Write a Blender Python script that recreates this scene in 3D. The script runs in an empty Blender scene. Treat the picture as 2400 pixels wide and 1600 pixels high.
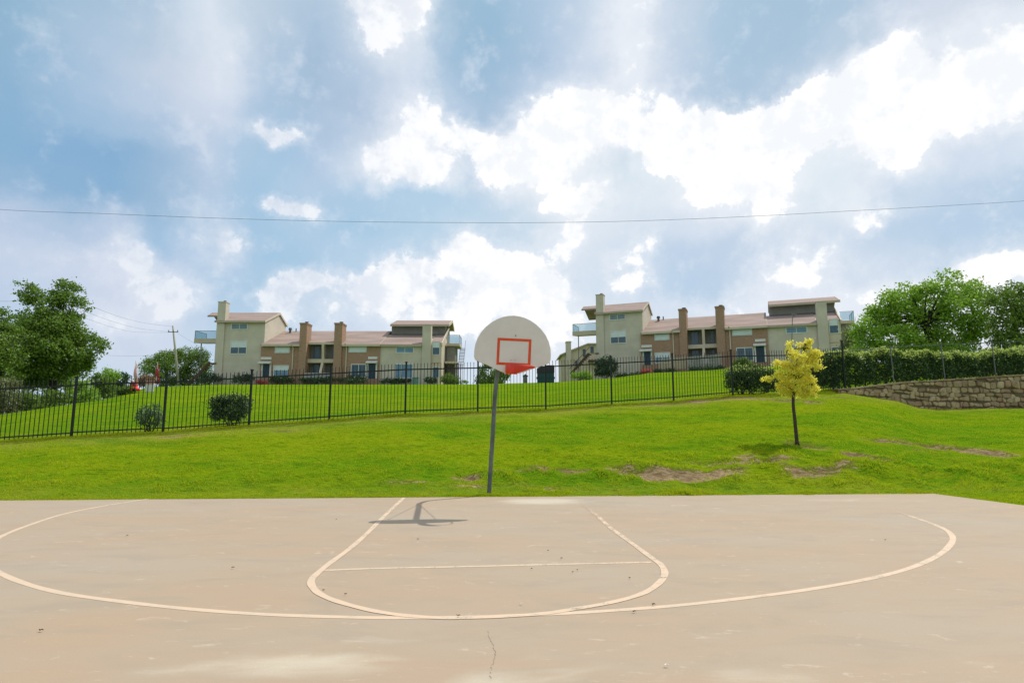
import bpy, math, random
import numpy as np
from mathutils import Vector, Matrix
R = math.radians
random.seed(7)
rng = np.random.default_rng(7)
scene = bpy.context.scene
C = scene.collection

# ---------------------------------------------------------------- camera, sun, exposure
F = 1400.0; TH = math.atan(188/1400); EYE = 1.55
cam_d = bpy.data.cameras.new('camera'); cam = bpy.data.objects.new('camera', cam_d); C.objects.link(cam)
cam_d.sensor_width = 36; cam_d.lens = 36*F/2400; cam_d.clip_start = .05; cam_d.clip_end = 3000
cam.location = (0, 0, EYE); cam.rotation_euler = (math.pi/2 + TH, 0, 0)
scene.camera = cam
scene.render.resolution_x = 1024; scene.render.resolution_y = 682
scene.view_settings.view_transform = 'Standard'; scene.view_settings.look = 'None'
scene.view_settings.exposure = 0.0; scene.view_settings.gamma = 1.0
try: scene.view_settings.use_curve_mapping = False
except Exception: pass
SUN = Vector((.53, .355, 1)).normalized()
sl = bpy.data.lights.new('sun', 'SUN'); so = bpy.data.objects.new('sun', sl); C.objects.link(so)
sl.energy = 3.5; sl.angle = R(.55); sl.color = (1, .955, .88)
so.rotation_euler = SUN.to_track_quat('Z', 'Y').to_euler()
SUN_EL = math.asin(SUN.z); SUN_AZ = math.atan2(SUN.x, SUN.y)

def lin(r, g, b):
    f = lambda c: (c/255/12.92) if c/255 <= .04045 else ((c/255+.055)/1.055)**2.4
    return (f(r), f(g), f(b), 1)

cT, sT = math.cos(TH), math.sin(TH)
def P(u, v, Y):
    """point of the world at forward distance Y seen at (u, v) of the 2400x1600 photograph"""
    a = (u-1200)/F; b = (800-v)/F; t = Y/(cT-b*sT)
    return Vector((t*a, Y, EYE+t*(sT+b*cT)))
def G(u, v, z=0.0):
    """point of the level plane z"""
    a = (u-1200)/F; b = (800-v)/F; t = (z-EYE)/(sT+b*cT)
    return Vector((t*a, t*(cT-b*sT), z))
def azel(u, v):
    a = (u-1200)/F; b = (800-v)/F
    d = Vector((a, cT-b*sT, sT+b*cT)).normalized()
    return math.atan2(d.x, d.y), math.asin(d.z)

# ---------------------------------------------------------------- world: sky with clouds placed by direction
world = bpy.data.worlds.new('World'); scene.world = world; world.use_nodes = True
NT = world.node_tree; NT.nodes.clear()
def nd(t, nt=None, **kw):
    n = (nt or NT).nodes.new(t)
    for k, v in kw.items(): setattr(n, k, v)
    return n
def lk(a, b, nt=None): (nt or NT).links.new(a, b)
def mth(op, a, b=None, nt=None, c=None):
    n = nd('ShaderNodeMath', nt, operation=op)
    for i, x in enumerate((a, b, c)):
        if x is None: continue
        if hasattr(x, 'is_output'): lk(x, n.inputs[i], nt)
        else: n.inputs[i].default_value = x
    return n.outputs[0]
def mixc(f, a, b, nt=None, mode='MIX'):
    n = nd('ShaderNodeMix', nt, data_type='RGBA', blend_type=mode)
    for s, x in ((n.inputs[0], f), (n.inputs[6], a), (n.inputs[7], b)):
        if hasattr(x, 'is_output'): lk(x, s, nt)
        else: s.default_value = x
    return n.outputs[2]
def sstep(x, lo, hi, nt=None, a=0.0, b=1.0):
    n = nd('ShaderNodeMapRange', nt, interpolation_type='SMOOTHSTEP')
    lk(x, n.inputs[0], nt)
    n.inputs[1].default_value = lo; n.inputs[2].default_value = hi
    n.inputs[3].default_value = a; n.inputs[4].default_value = b
    return n.outputs[0]
def noise(vec, scale, detail=6, rough=.55, nt=None, dist=0.0):
    n = nd('ShaderNodeTexNoise', nt); n.inputs['Scale'].default_value = scale
    n.inputs['Detail'].default_value = detail; n.inputs['Roughness'].default_value = rough
    n.inputs['Distortion'].default_value = dist
    if vec is not None: lk(vec, n.inputs['Vector'], nt)
    return n

tc = nd('ShaderNodeTexCoord'); sep = nd('ShaderNodeSeparateXYZ'); lk(tc.outputs['Generated'], sep.inputs[0])
az = mth('ARCTAN2', sep.outputs[0], sep.outputs[1]); el = mth('ARCSINE', sep.outputs[2])
DIR = tc.outputs['Generated']
wz = noise(DIR, 7, 7, .66); ws = nd('ShaderNodeSeparateXYZ'); lk(wz.outputs['Color'], ws.inputs[0])
azw = mth('MULTIPLY_ADD', mth('SUBTRACT', ws.outputs[0], .5), .13, c=az); elw = mth('MULTIPLY_ADD', mth('SUBTRACT', ws.outputs[1], .5), .11, c=el)
# tones of the cloud cover over azimuth, for ten heights of the sky (positions noted in photograph pixels)
TONES = [
 (-40, [(0,145,182,208),(150,160,192,216),(350,170,197,220),(500,222,232,243),(640,190,210,225),(760,185,205,225),(890,232,240,248),(960,232,240,248),(1050,165,195,218),(1130,148,187,213),(1250,170,198,222),(1350,185,208,228),(1450,228,235,245),(1550,205,218,234),(1700,158,192,215),(1850,148,185,211),(2000,156,189,213),(2150,190,205,225),(2300,200,212,228),(2400,212,222,234)]),
 (60, [(0,147,184,211),(150,168,196,219),(350,190,208,226),(500,226,234,244),(620,195,212,228),(740,172,197,220),(840,200,215,232),(900,240,245,250),(970,230,238,246),(1050,162,193,217),(1140,147,185,212),(1250,168,196,221),(1350,195,212,231),(1460,240,245,251),(1560,200,215,232),(1700,157,191,216),(1850,150,186,212),(1980,165,194,217),(2100,205,217,233),(2250,228,234,243),(2400,232,238,246)]),
 (150, [(0,145,183,213),(200,176,200,224),(400,205,216,232),(530,228,235,245),(610,195,212,230),(720,163,191,216),(850,190,208,228),(960,215,225,240),(1050,165,195,220),(1130,150,186,214),(1250,165,193,220),(1350,205,218,236),(1470,240,244,250),(1560,196,212,231),(1700,154,189,215),(1850,155,188,214),(1940,190,208,228),(2050,240,244,250),(2180,235,240,248),(2300,242,245,251),(2400,238,242,249)]),
 (260, [(0,140,180,212),(200,162,193,221),(400,198,213,232),(520,213,223,239),(650,170,197,222),(760,172,196,220),(860,178,199,222),(940,228,235,246),(1030,190,210,230),(1150,160,190,217),(1240,195,212,232),(1330,242,246,251),(1450,228,235,245),(1600,183,204,227),(1750,160,190,215),(1840,195,211,230),(1920,245,248,252),(2050,250,251,254),(2200,240,244,250),(2400,232,238,247)]),
 (380, [(0,135,178,212),(120,126,172,210),(260,132,175,211),(400,162,191,219),(480,188,206,228),(560,172,201,226),(650,168,201,228),(750,182,204,228),(850,222,231,243),(950,244,247,252),(1050,232,239,248),(1120,196,213,232),(1200,240,244,250),(1300,248,250,253),(1400,232,240,247),(1500,214,231,240),(1600,240,245,250),(1750,250,251,253),(1870,248,250,253),(1950,222,236,244),(2060,236,242,249),(2150,232,239,247),(2250,198,214,234),(2400,178,204,228)]),
 (480, [(0,188,204,227),(100,158,189,218),(250,138,179,213),(400,155,187,216),(500,188,208,230),(600,162,198,226),(720,190,212,233),(800,164,200,227),(1000,178,209,232),(1150,192,216,235),(1240,215,228,240),(1330,240,244,250),(1430,238,243,249),(1500,222,233,243),(1650,238,242,249),(1800,246,248,252),(1900,214,230,240),(2030,236,241,248),(2110,186,209,231),(2250,172,201,227),(2400,168,199,226)]),
 (580, [(0,203,215,235),(150,206,217,236),(290,213,221,238),(380,163,197,226),(520,196,213,234),(620,165,200,227),(850,177,208,232),(1000,188,214,234),(1090,214,228,241),(1200,200,220,236),(1350,228,236,246),(1450,214,227,240),(1600,186,207,231),(1750,188,208,230),(1900,216,227,240),(2040,184,207,230),(2200,174,202,228),(2400,183,207,230)]),
 (670, [(0,193,210,232),(200,205,216,235),(330,216,224,239),(420,214,223,240),(500,178,206,230),(640,176,206,230),(720,195,214,235),(850,208,223,240),(1000,214,227,242),(1150,222,232,245),(1250,230,238,248),(1340,216,229,242),(1450,205,221,238),(1600,172,202,229),(1700,182,206,230),(1800,230,236,246),(1900,226,233,245),(2050,215,226,240),(2200,232,238,247),(2400,240,244,250)]),
 (780, [(0,186,208,232),(250,213,222,239),(400,213,222,239),(520,188,212,234),(650,190,213,234),(800,208,223,240),(950,220,230,244),(1100,203,219,238),(1250,232,239,248),(1400,226,234,245),(1600,222,231,244),(1900,240,244,251),(2100,236,241,249),(2400,240,244,250)]),
 (900, [(0,196,214,234),(400,205,221,240),(700,205,222,240),(1000,214,228,243),(1200,222,234,246),(1600,228,236,247),(2400,236,241,249)])]
WHITE = [(890,25,66,66,0,2.0),(960,20,50,70,0,.9),(985,175,26,60,-10,.45),(968,275,44,58,0,1.2),(955,385,95,66,0,1.15),(880,360,70,40,0,.5),(1062,320,50,45,0,.75),(1110,350,36,50,30,.55),(1170,385,60,48,0,.8),(1010,420,40,40,0,.45),
         (625,322,60,26,-8,.95),(690,330,50,18,5,.7),(648,482,36,26,0,1.0),(715,492,60,24,0,1.05),(735,468,24,26,0,.5),(520,560,66,42,0,.85),(500,505,34,34,0,.6),(325,590,60,60,-30,.85),(290,640,70,50,0,.5),(400,690,66,52,-10,1.0),(340,730,70,40,0,.6),(240,757,56,28,0,.95),(748,382,24,18,0,.75),(60,430,60,50,0,.35),(200,620,120,50,0,.25),
         (650,700,42,42,0,1.2),(715,650,62,28,0,1.2),(800,670,34,22,0,.3),(760,720,110,50,0,.45),(870,672,74,42,0,1.35),(955,650,84,46,0,1.35),(1085,600,52,56,0,1.7),(1150,640,66,56,0,1.5),(1000,735,200,50,0,.6),(1240,680,92,84,0,1.35),(1290,760,90,80,0,.7),(1120,740,100,70,0,.6),
         (1472,138,60,26,8,.85),(1472,25,62,40,0,.75),(1330,232,92,40,15,.85),(1400,285,145,85,12,1.2),(1240,345,100,70,10,.9),(1300,400,70,40,0,.7),(1300,470,66,34,0,1.15),(1400,455,60,40,0,1.0),(1346,540,50,56,0,.9),(1325,585,40,30,0,.7),(1235,565,28,20,0,.35),(1240,535,14,26,0,.3),
         (1580,290,40,26,40,.55),(1540,395,66,22,35,.75),(1600,350,95,70,30,.85),(1700,350,175,105,0,1.2),(1800,400,120,110,0,.9),(1850,300,150,70,25,1.2),(2000,220,170,72,32,1.35),(2120,130,110,75,40,.85),(2060,340,110,60,10,.9),(2140,290,100,70,20,.8),(2230,240,130,80,25,.95),(2340,180,150,110,30,.85),(2100,395,45,26,40,.6),
         (1640,460,70,40,0,.6),(1800,520,60,60,0,.4),(2045,478,30,40,20,.6),(2035,520,54,30,0,.95),(1870,478,16,16,0,.45),(1870,640,130,50,10,.75),(1950,590,80,30,0,.4),(1540,560,36,40,50,.45),(1475,665,40,44,-30,1.15),(1512,590,26,44,40,.85),(1500,450,60,60,0,-.4),(1940,415,100,50,10,-.7),(1240,450,50,40,0,-.2),(1560,330,34,24,0,-.2),(1640,560,90,60,0,-.6),(1430,560,30,60,0,-.4),(1330,640,40,50,0,-.35),(2240,330,80,40,20,-.4),(830,760,60,30,0,-.35),(1180,740,50,50,0,-.45),(800,630,40,30,0,-.3),(1900,700,120,30,0,-.3),
         (2380,620,160,50,10,.75),(2060,720,300,55,0,.65),(1700,740,160,40,0,.35),(2330,90,130,60,30,.4),(560,90,60,40,0,.3),(540,130,50,30,0,.35),(2250,650,170,40,8,.5)]

NC = 64; AZ0, AZ1 = -.76, .76
ACOL = np.linspace(AZ0, AZ1, NC)
def uv_of(a, e):
    d = np.array([math.sin(a)*math.cos(e), math.cos(a)*math.cos(e), math.sin(e)]); dd = d[1]*cT+d[2]*sT; up = -d[1]*sT+d[2]*cT
    return 1200+F*d[0]/dd, 800-F*up/dd
def el_mid(v): return azel(1200, v)[1]
def tone_at(u, v):
    vs = [t[0] for t in TONES]; out = []
    rows = []
    for v_, row in TONES: rows.append([np.interp(u, [r[0] for r in row], [lin(*r[1:])[k] for r in row]) for k in range(3)])
    rows = np.array(rows); return [float(np.interp(v, vs, rows[:,k])) for k in range(3)]
WH = np.array(WHITE)
def white_at(u, v):
    t = np.radians(WH[:,4]); du = u-WH[:,0]; dv = v-WH[:,1]; x = (du*np.cos(t)-dv*np.sin(t))/WH[:,2]; y = (du*np.sin(t)+dv*np.cos(t))/WH[:,3]
    q = np.clip(1-np.hypot(x, y)/1.55, 0, 1); return float((WH[:,5]*q*q*(3-2*q)).sum())
fac0 = nd('ShaderNodeMapRange'); lk(azw, fac0.inputs[0]); fac0.inputs[1].default_value = AZ0; fac0.inputs[2].default_value = AZ1
FAC = fac0.outputs[0]; FL = mth('MULTIPLY', FAC, 2.0); FR = mth('MULTIPLY_ADD', FAC, 2.0, c=-1.0)
half = mth('GREATER_THAN', FAC, .5)
def ramp(vals, f):
    r = nd('ShaderNodeValToRGB'); e = r.color_ramp; e.interpolation = 'LINEAR'; n = len(vals)
    e.elements[0].position = 0; e.elements[0].color = vals[0]; e.elements[1].position = 1; e.elements[1].color = vals[-1]
    for k in range(1, n-1): x = e.elements.new(k/(n-1)); x.color = vals[k]
    lk(f, r.inputs[0]); return r
def row_color(cols, prev):
    """cols: NC colours across azimuth, looked up through two ramps of half the width"""
    fl, fr = FL, FR
    if prev is not None:       # waits for the rows before it, which keeps the shader's working memory small
        fl = mth('MULTIPLY_ADD', prev, 1e-7, c=FL); fr = mth('MULTIPLY_ADD', prev, 1e-7, c=FR)
    h = NC//2
    xs = np.linspace(0, 1, NC); C_ = np.array(cols)
    g = lambda lo: [tuple(float(np.interp(q, xs, C_[:,k])) for k in range(3))+(1,) for q in np.linspace(lo, lo+.5, h)]
    a = ramp(g(0), fl); b = ramp(g(.5), fr); return mixc(half, a.outputs[0], b.outputs[0])
soft = None; last = None
SR = [900, 830, 760, 690, 620, 550, 480, 410, 340, 270, 200, 130, 60, -30]
prev_e = None
for v in SR:
    e = el_mid(v); cols = [tone_at(*uv_of(a, e)) for a in ACOL]; c = row_color(cols, last)
    if soft is None: soft = c
    else: soft = mixc(sstep(elw, prev_e, e), soft, c)
    lum = nd('ShaderNodeSeparateXYZ'); lk(soft, lum.inputs[0]); last = lum.outputs[0]; prev_e = e
WR = list(range(860, -70, -38)); fw = None; prev_e = None
for k in range(0, len(WR), 3):
    tri = WR[k:k+3]; tri += [tri[-1]]*(3-len(tri)); es = [el_mid(v) for v in tri]
    cols = [[white_at(*uv_of(a, e))*.5 for e in es] for a in ACOL]; c = row_color(cols, last if fw is None else fw)
    s3 = nd('ShaderNodeSeparateXYZ'); lk(c, s3.inputs[0])
    for q in range(3):
        if q and tri[q] == tri[q-1]: continue
        if fw is None: fw = s3.outputs[q]
        else:
            mr = nd('ShaderNodeMapRange'); lk(elw, mr.inputs[0]); mr.inputs[1].default_value = prev_e; mr.inputs[2].default_value = es[q]
            fw = mth('MULTIPLY_ADD', mth('SUBTRACT', s3.outputs[q], fw), mr.outputs[0], c=fw)
        prev_e = es[q]
fw = mth('MULTIPLY', fw, 2.0)
mid = noise(DIR, 11, 4, .6); fine = noise(DIR, 30, 7, .62)
n0 = mth('SUBTRACT', mid.outputs[0], .5); n1 = mth('SUBTRACT', fine.outputs[0], .5)
# outside the part of the sky in view the same kinds of cloud go on from plain noise
outm = sstep(mth('ABSOLUTE', az), .76, 1.05); outm = mth('MAXIMUM', outm, sstep(el, .70, .95))
nA = noise(DIR, 2.4, 4, .55)
soft = mixc(outm, soft, mixc(sstep(nA.outputs[0], .40, .62), lin(170,200,224), lin(226,233,243)))
fw = mth('ADD', mth('MULTIPLY', fw, mth('SUBTRACT', 1, outm)), mth('MULTIPLY', outm, sstep(nA.outputs[0], .50, .66)))
sky = nd('ShaderNodeTexSky', sky_type='NISHITA'); sky.sun_disc = False
sky.sun_elevation = SUN_EL; sky.sun_rotation = SUN_AZ; sky.air_density = 1.2; sky.dust_density = 2.0
nish = nd('ShaderNodeVectorMath', operation='SCALE'); lk(sky.outputs[0], nish.inputs[0]); nish.inputs[3].default_value = .085
col = mixc(.05, soft, nish.outputs[0])
bc_ = nd('ShaderNodeBrightContrast'); lk(col, bc_.inputs[0]); bc_.inputs[1].default_value = -.005; bc_.inputs[2].default_value = .03; col = bc_.outputs[0]
col = mixc(sstep(az, -.25, .35, b=.16), col, lin(236,241,248))
col = mixc(.05, col, lin(196,208,226))
# billows: small tonal variation inside the soft cover
col = mixc(sstep(mth('ADD', n0, mth('MULTIPLY', n1, .5)), .03, .24, b=.20), col, lin(236,241,249))
col = mixc(sstep(mth('ADD', n0, mth('MULTIPLY', n1, .3)), -.04, -.24, b=.12), col, lin(152,185,212))
wv = mth('ADD', mth('ADD', mth('MULTIPLY', fw, 1.12), mth('MULTIPLY', n1, 1.35)), mth('MULTIPLY', n0, .6))
leftm = sstep(az, -.5, .05)
halo = mth('MULTIPLY', sstep(wv, -.02, .70, b=.58), sstep(az, -.5, .1, a=.55, b=1))
col = mixc(halo, col, lin(238,243,250))
core = sstep(wv, .48, .74)
shade = sstep(mth('ADD', n0, mth('MULTIPLY', n1, .9)), -.16, .12)
cw = mixc(shade, lin(214,223,238), lin(244,247,252)); cwr = mixc(shade, lin(246,249,253), (1.06, 1.06, 1.07, 1))
col = mixc(mth('MULTIPLY', core, sstep(az, -.62, -.10, a=.60, b=1.0)), col, mixc(leftm, cw, cwr))
# the ground half of the world never shows above the land
bg = nd('ShaderNodeBackground'); lk(col, bg.inputs[0]); bg.inputs[1].default_value = 1.0
wo = nd('ShaderNodeOutputWorld'); lk(bg.outputs[0], wo.inputs[0])
world.cycles.sampling_method = 'MANUAL'; world.cycles.sample_map_resolution = 512

# ---------------------------------------------------------------- materials
def new_mat(name):
    m = bpy.data.materials.new(name); m.use_nodes = True
    b = m.node_tree.nodes['Principled BSDF']; return m, m.node_tree, b
def matte(name, col, rough=.85, var=.12, scale=3.0, bump=0.0, bscale=30, metal=0, spec=.3, stretch=(1,1,1), col2=None):
    m, nt, b = new_mat(name)
    t = nd('ShaderNodeTexCoord', nt); mp = nd('ShaderNodeMapping', nt); mp.inputs[3].default_value = stretch
    lk(t.outputs['Object'], mp.inputs[0], nt)
    n = noise(mp.outputs[0], scale, 6, .6, nt)
    c1 = col; c2 = col2 or tuple(x*(1-var*2.2) for x in col[:3])+(1,)
    o = mixc(sstep(n.outputs[0], .3, .7, nt), c2 if col2 else tuple(x*(1-var) for x in col[:3])+(1,), c1 if col2 else tuple(min(1, x*(1+var)) for x in col[:3])+(1,), nt)
    lk(o, b.inputs['Base Color'], nt); b.inputs['Roughness'].default_value = rough
    b.inputs['Metallic'].default_value = metal; b.inputs['Specular IOR Level'].default_value = spec
    if bump:
        n2 = noise(mp.outputs[0], bscale, 5, .6, nt); bp = nd('ShaderNodeBump', nt); bp.inputs['Strength'].default_value = bump; bp.inputs['Distance'].default_value = .02
        lk(n2.outputs[0], bp.inputs['Height'], nt); lk(bp.outputs[0], b.inputs['Normal'], nt)
    return m
def leafmat(name, dark, light, trans=.35, hue=None, spec=.3, rough=.45):
    m, nt, b = new_mat(name); nt.nodes.remove(b)
    out = [n for n in nt.nodes if n.type == 'OUTPUT_MATERIAL'][0]
    g = nd('ShaderNodeNewGeometry', nt); t = nd('ShaderNodeTexCoord', nt)
    n = noise(t.outputs['Object'], 1.3, 3, .5, nt)
    f = mth('ADD', mth('MULTIPLY', g.outputs['Random Per Island'], .6), mth('MULTIPLY', sstep(n.outputs[0], .35, .65, nt), .4), nt)
    c = mixc(f, dark, light, nt)
    if hue: c = mixc(sstep(g.outputs['Random Per Island'], .9, .93, nt), c, hue, nt)
    d = nd('ShaderNodeBsdfPrincipled', nt); lk(c, d.inputs['Base Color'], nt); d.inputs['Roughness'].default_value = rough; d.inputs['Specular IOR Level'].default_value = spec
    tr = nd('ShaderNodeBsdfTranslucent', nt); lk(mixc(.5, c, light, nt), tr.inputs[0], nt)
    mx = nd('ShaderNodeMixShader', nt); mx.inputs[0].default_value = trans
    lk(d.outputs[0], mx.inputs[1], nt); lk(tr.outputs[0], mx.inputs[2], nt); lk(mx.outputs[0], out.inputs[0], nt)
    return m
M = {}
M['stucco'] = matte('stucco', (.53,.475,.378,1), .9, .09, .5, .3, 25)
M['stucco_trim'] = matte('stucco_trim', (.54,.46,.345,1), .85, .06, 1)
M['fascia'] = matte('fascia', (.42,.36,.26,1), .8, .06, 1)
M['roofing'] = matte('roofing', (.315,.235,.198,1), .95, .16, .5, .4, 12, stretch=(.4,1,3))
M['white_trim'] = matte('white_trim', (.62,.62,.56,1), .6, .05, 1)
M['cream'] = matte('cream', (.56,.48,.36,1), .7, .05, 1)
M['blind'] = matte('blind', (.60,.67,.65,1), .5, .05, 2)
M['dark_door'] = matte('dark_door', (.02,.045,.07,1), .4, .1, 2)
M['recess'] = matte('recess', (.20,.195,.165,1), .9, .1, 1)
M['dark'] = matte('dark', (.02,.022,.022,1), .6, .1, 2)
M['metal_cap'] = matte('metal_cap', (.10,.10,.09,1), .5, .1, 3, metal=.4)
M['iron'] = matte('iron', (.008,.011,.010,1), .45, .2, 8)
M['rail_white'] = matte('rail_white', (.55,.55,.52,1), .6, .05, 2)
M['picket'] = matte('picket', (.36,.34,.28,1), .8, .12, 6)
M['timber'] = matte('timber', (.10,.055,.035,1), .8, .2, 3)
M['bark'] = matte('bark', (.035,.03,.022,1), .9, .25, 8, .6, 20)
M['bark_young'] = matte('bark_young', (.055,.042,.028,1), .9, .25, 10, .6, 30)
M['pole_wood'] = matte('pole_wood', (.34,.33,.24,1), .85, .12, 2, stretch=(4,4,.4))
M['wire'] = matte('wire', (.16,.20,.25,1), .6, .05, 2)
M['bin_green'] = matte('bin_green', (.010,.055,.05,1), .5, .12, 3)
M['bin_lid'] = matte('bin_lid', (.025,.02,.028,1), .5, .12, 3)
M['cabinet'] = matte('cabinet', (.12,.24,.20,1), .6, .1, 2)
M['red'] = matte('red', (.75,.012,.01,1), .6, .15, 4)
M['flag_red'] = matte('flag_red', (.32,.03,.035,1), .7, .12, 2)
M['flag_pink'] = matte('flag_pink', (.70,.36,.32,1), .7, .12, 2)
M['tan_brush'] = leafmat('tan_brush', (.13,.08,.05,1), (.30,.18,.12,1), .1)
M['hedge_tip'] = leafmat('hedge_tip', (.16,.30,.03,1), (.46,.56,.12,1), .5)
M['orange'] = matte('orange', (.62,.075,.012,1), .5, .08, 6)
M['rim_red'] = matte('rim_red', (.62,.045,.022,1), .5, .14, 7, .15, 40)
M['board'] = matte('board', (.64,.61,.53,1), .6, .05, 2.2, .08, 60)
M['board_edge'] = matte('board_edge', (.42,.40,.36,1), .6, .1, 5)
M['grey_metal'] = matte('grey_metal', (.15,.16,.16,1), .5, .1, 3, metal=.2)

def brickmat():
    m, nt, b = new_mat('brick')
    t = nd('ShaderNodeTexCoord', nt); s = nd('ShaderNodeSeparateXYZ', nt); lk(t.outputs['Object'], s.inputs[0], nt)
    c = nd('ShaderNodeCombineXYZ', nt); lk(mth('ADD', s.outputs[0], s.outputs[1], nt), c.inputs[0], nt); lk(s.outputs[2], c.inputs[1], nt)
    br = nd('ShaderNodeTexBrick', nt); lk(c.outputs[0], br.inputs[0], nt)
    br.inputs['Color1'].default_value = (.41,.235,.145,1); br.inputs['Color2'].default_value = (.28,.155,.092,1); br.inputs['Mortar'].default_value = (.36,.29,.22,1)
    br.inputs['Scale'].default_value = 1; br.inputs['Brick Width'].default_value = .24; br.inputs['Row Height'].default_value = .085; br.inputs['Mortar Size'].default_value = .009
    n = noise(t.outputs['Object'], .8, 5, .6, nt)
    lk(mixc(sstep(n.outputs[0], .35, .7, nt, b=.45), br.outputs[0], (.32,.215,.145,1), nt), b.inputs['Base Color'], nt)
    b.inputs['Roughness'].default_value = .9; b.inputs['Specular IOR Level'].default_value = .2
    return m
M['brick'] = brickmat()
def glassmat(name, col):
    m, nt, b = new_mat(name); b.inputs['Base Color'].default_value = col; b.inputs['Roughness'].default_value = .12; b.inputs['Specular IOR Level'].default_value = .6
    t = nd('ShaderNodeTexCoord', nt); n = noise(t.outputs['Object'], 1.5, 2, .5, nt)
    lk(mixc(n.outputs[0], tuple(x*.6 for x in col[:3])+(1,), tuple(x*1.4 for x in col[:3])+(1,), nt), b.inputs['Base Color'], nt)
    return m
M['pane'] = glassmat('pane', (.055,.10,.13,1)); M['pane_grey'] = glassmat('pane_grey', (.14,.20,.21,1)); M['pane_blue'] = glassmat('pane_blue', (.12,.22,.30,1))
def railglass():
    m, nt, b = new_mat('rail_glass'); nt.nodes.remove(b)
    out = [n for n in nt.nodes if n.type == 'OUTPUT_MATERIAL'][0]
    tr = nd('ShaderNodeBsdfTransparent', nt); tr.inputs[0].default_value = (.80,.90,.95,1)
    gl = nd('ShaderNodeBsdfPrincipled', nt); gl.inputs['Base Color'].default_value = (.45,.56,.60,1); gl.inputs['Roughness'].default_value = .2
    mx = nd('ShaderNodeMixShader', nt); mx.inputs[0].default_value = .22; lk(tr.outputs[0], mx.inputs[1], nt); lk(gl.outputs[0], mx.inputs[2], nt); lk(mx.outputs[0], out.inputs[0], nt)
    return m
M['rail_glass'] = railglass()
M['leaf_mid'] = leafmat('leaf_mid', (.016,.05,.012,1), (.16,.26,.035,1), .34)
M['leaf_dark'] = leafmat('leaf_dark', (.008,.026,.012,1), (.040,.09,.025,1), .22, (.22,.28,.16,1))
M['leaf_hedge'] = leafmat('leaf_hedge', (.008,.030,.010,1), (.050,.115,.020,1), .28, (.25,.32,.10,1))
M['leaf_bright'] = leafmat('leaf_bright', (.018,.07,.012,1), (.27,.44,.045,1), .42)
M['leaf_yellow'] = leafmat('leaf_yellow', (.38,.42,.02,1), (.88,.82,.12,1), .55, (.86,.66,.25,1))
M['leaf_olive'] = leafmat('leaf_olive', (.07,.08,.03,1), (.20,.22,.09,1), .3)
M['leaf_young'] = leafmat('leaf_young', (.02,.06,.03,1), (.09,.16,.06,1), .3, (.32,.38,.30,1))
M['flowers'] = leafmat('flowers', (.30,.04,.05,1), (.55,.10,.10,1), .2)
M['dry_leaf'] = matte('dry_leaf', (.07,.045,.03,1), .8, .3, 30)
M['pale_chip'] = matte('pale_chip', (.75,.70,.60,1), .8, .1, 30)

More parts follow.
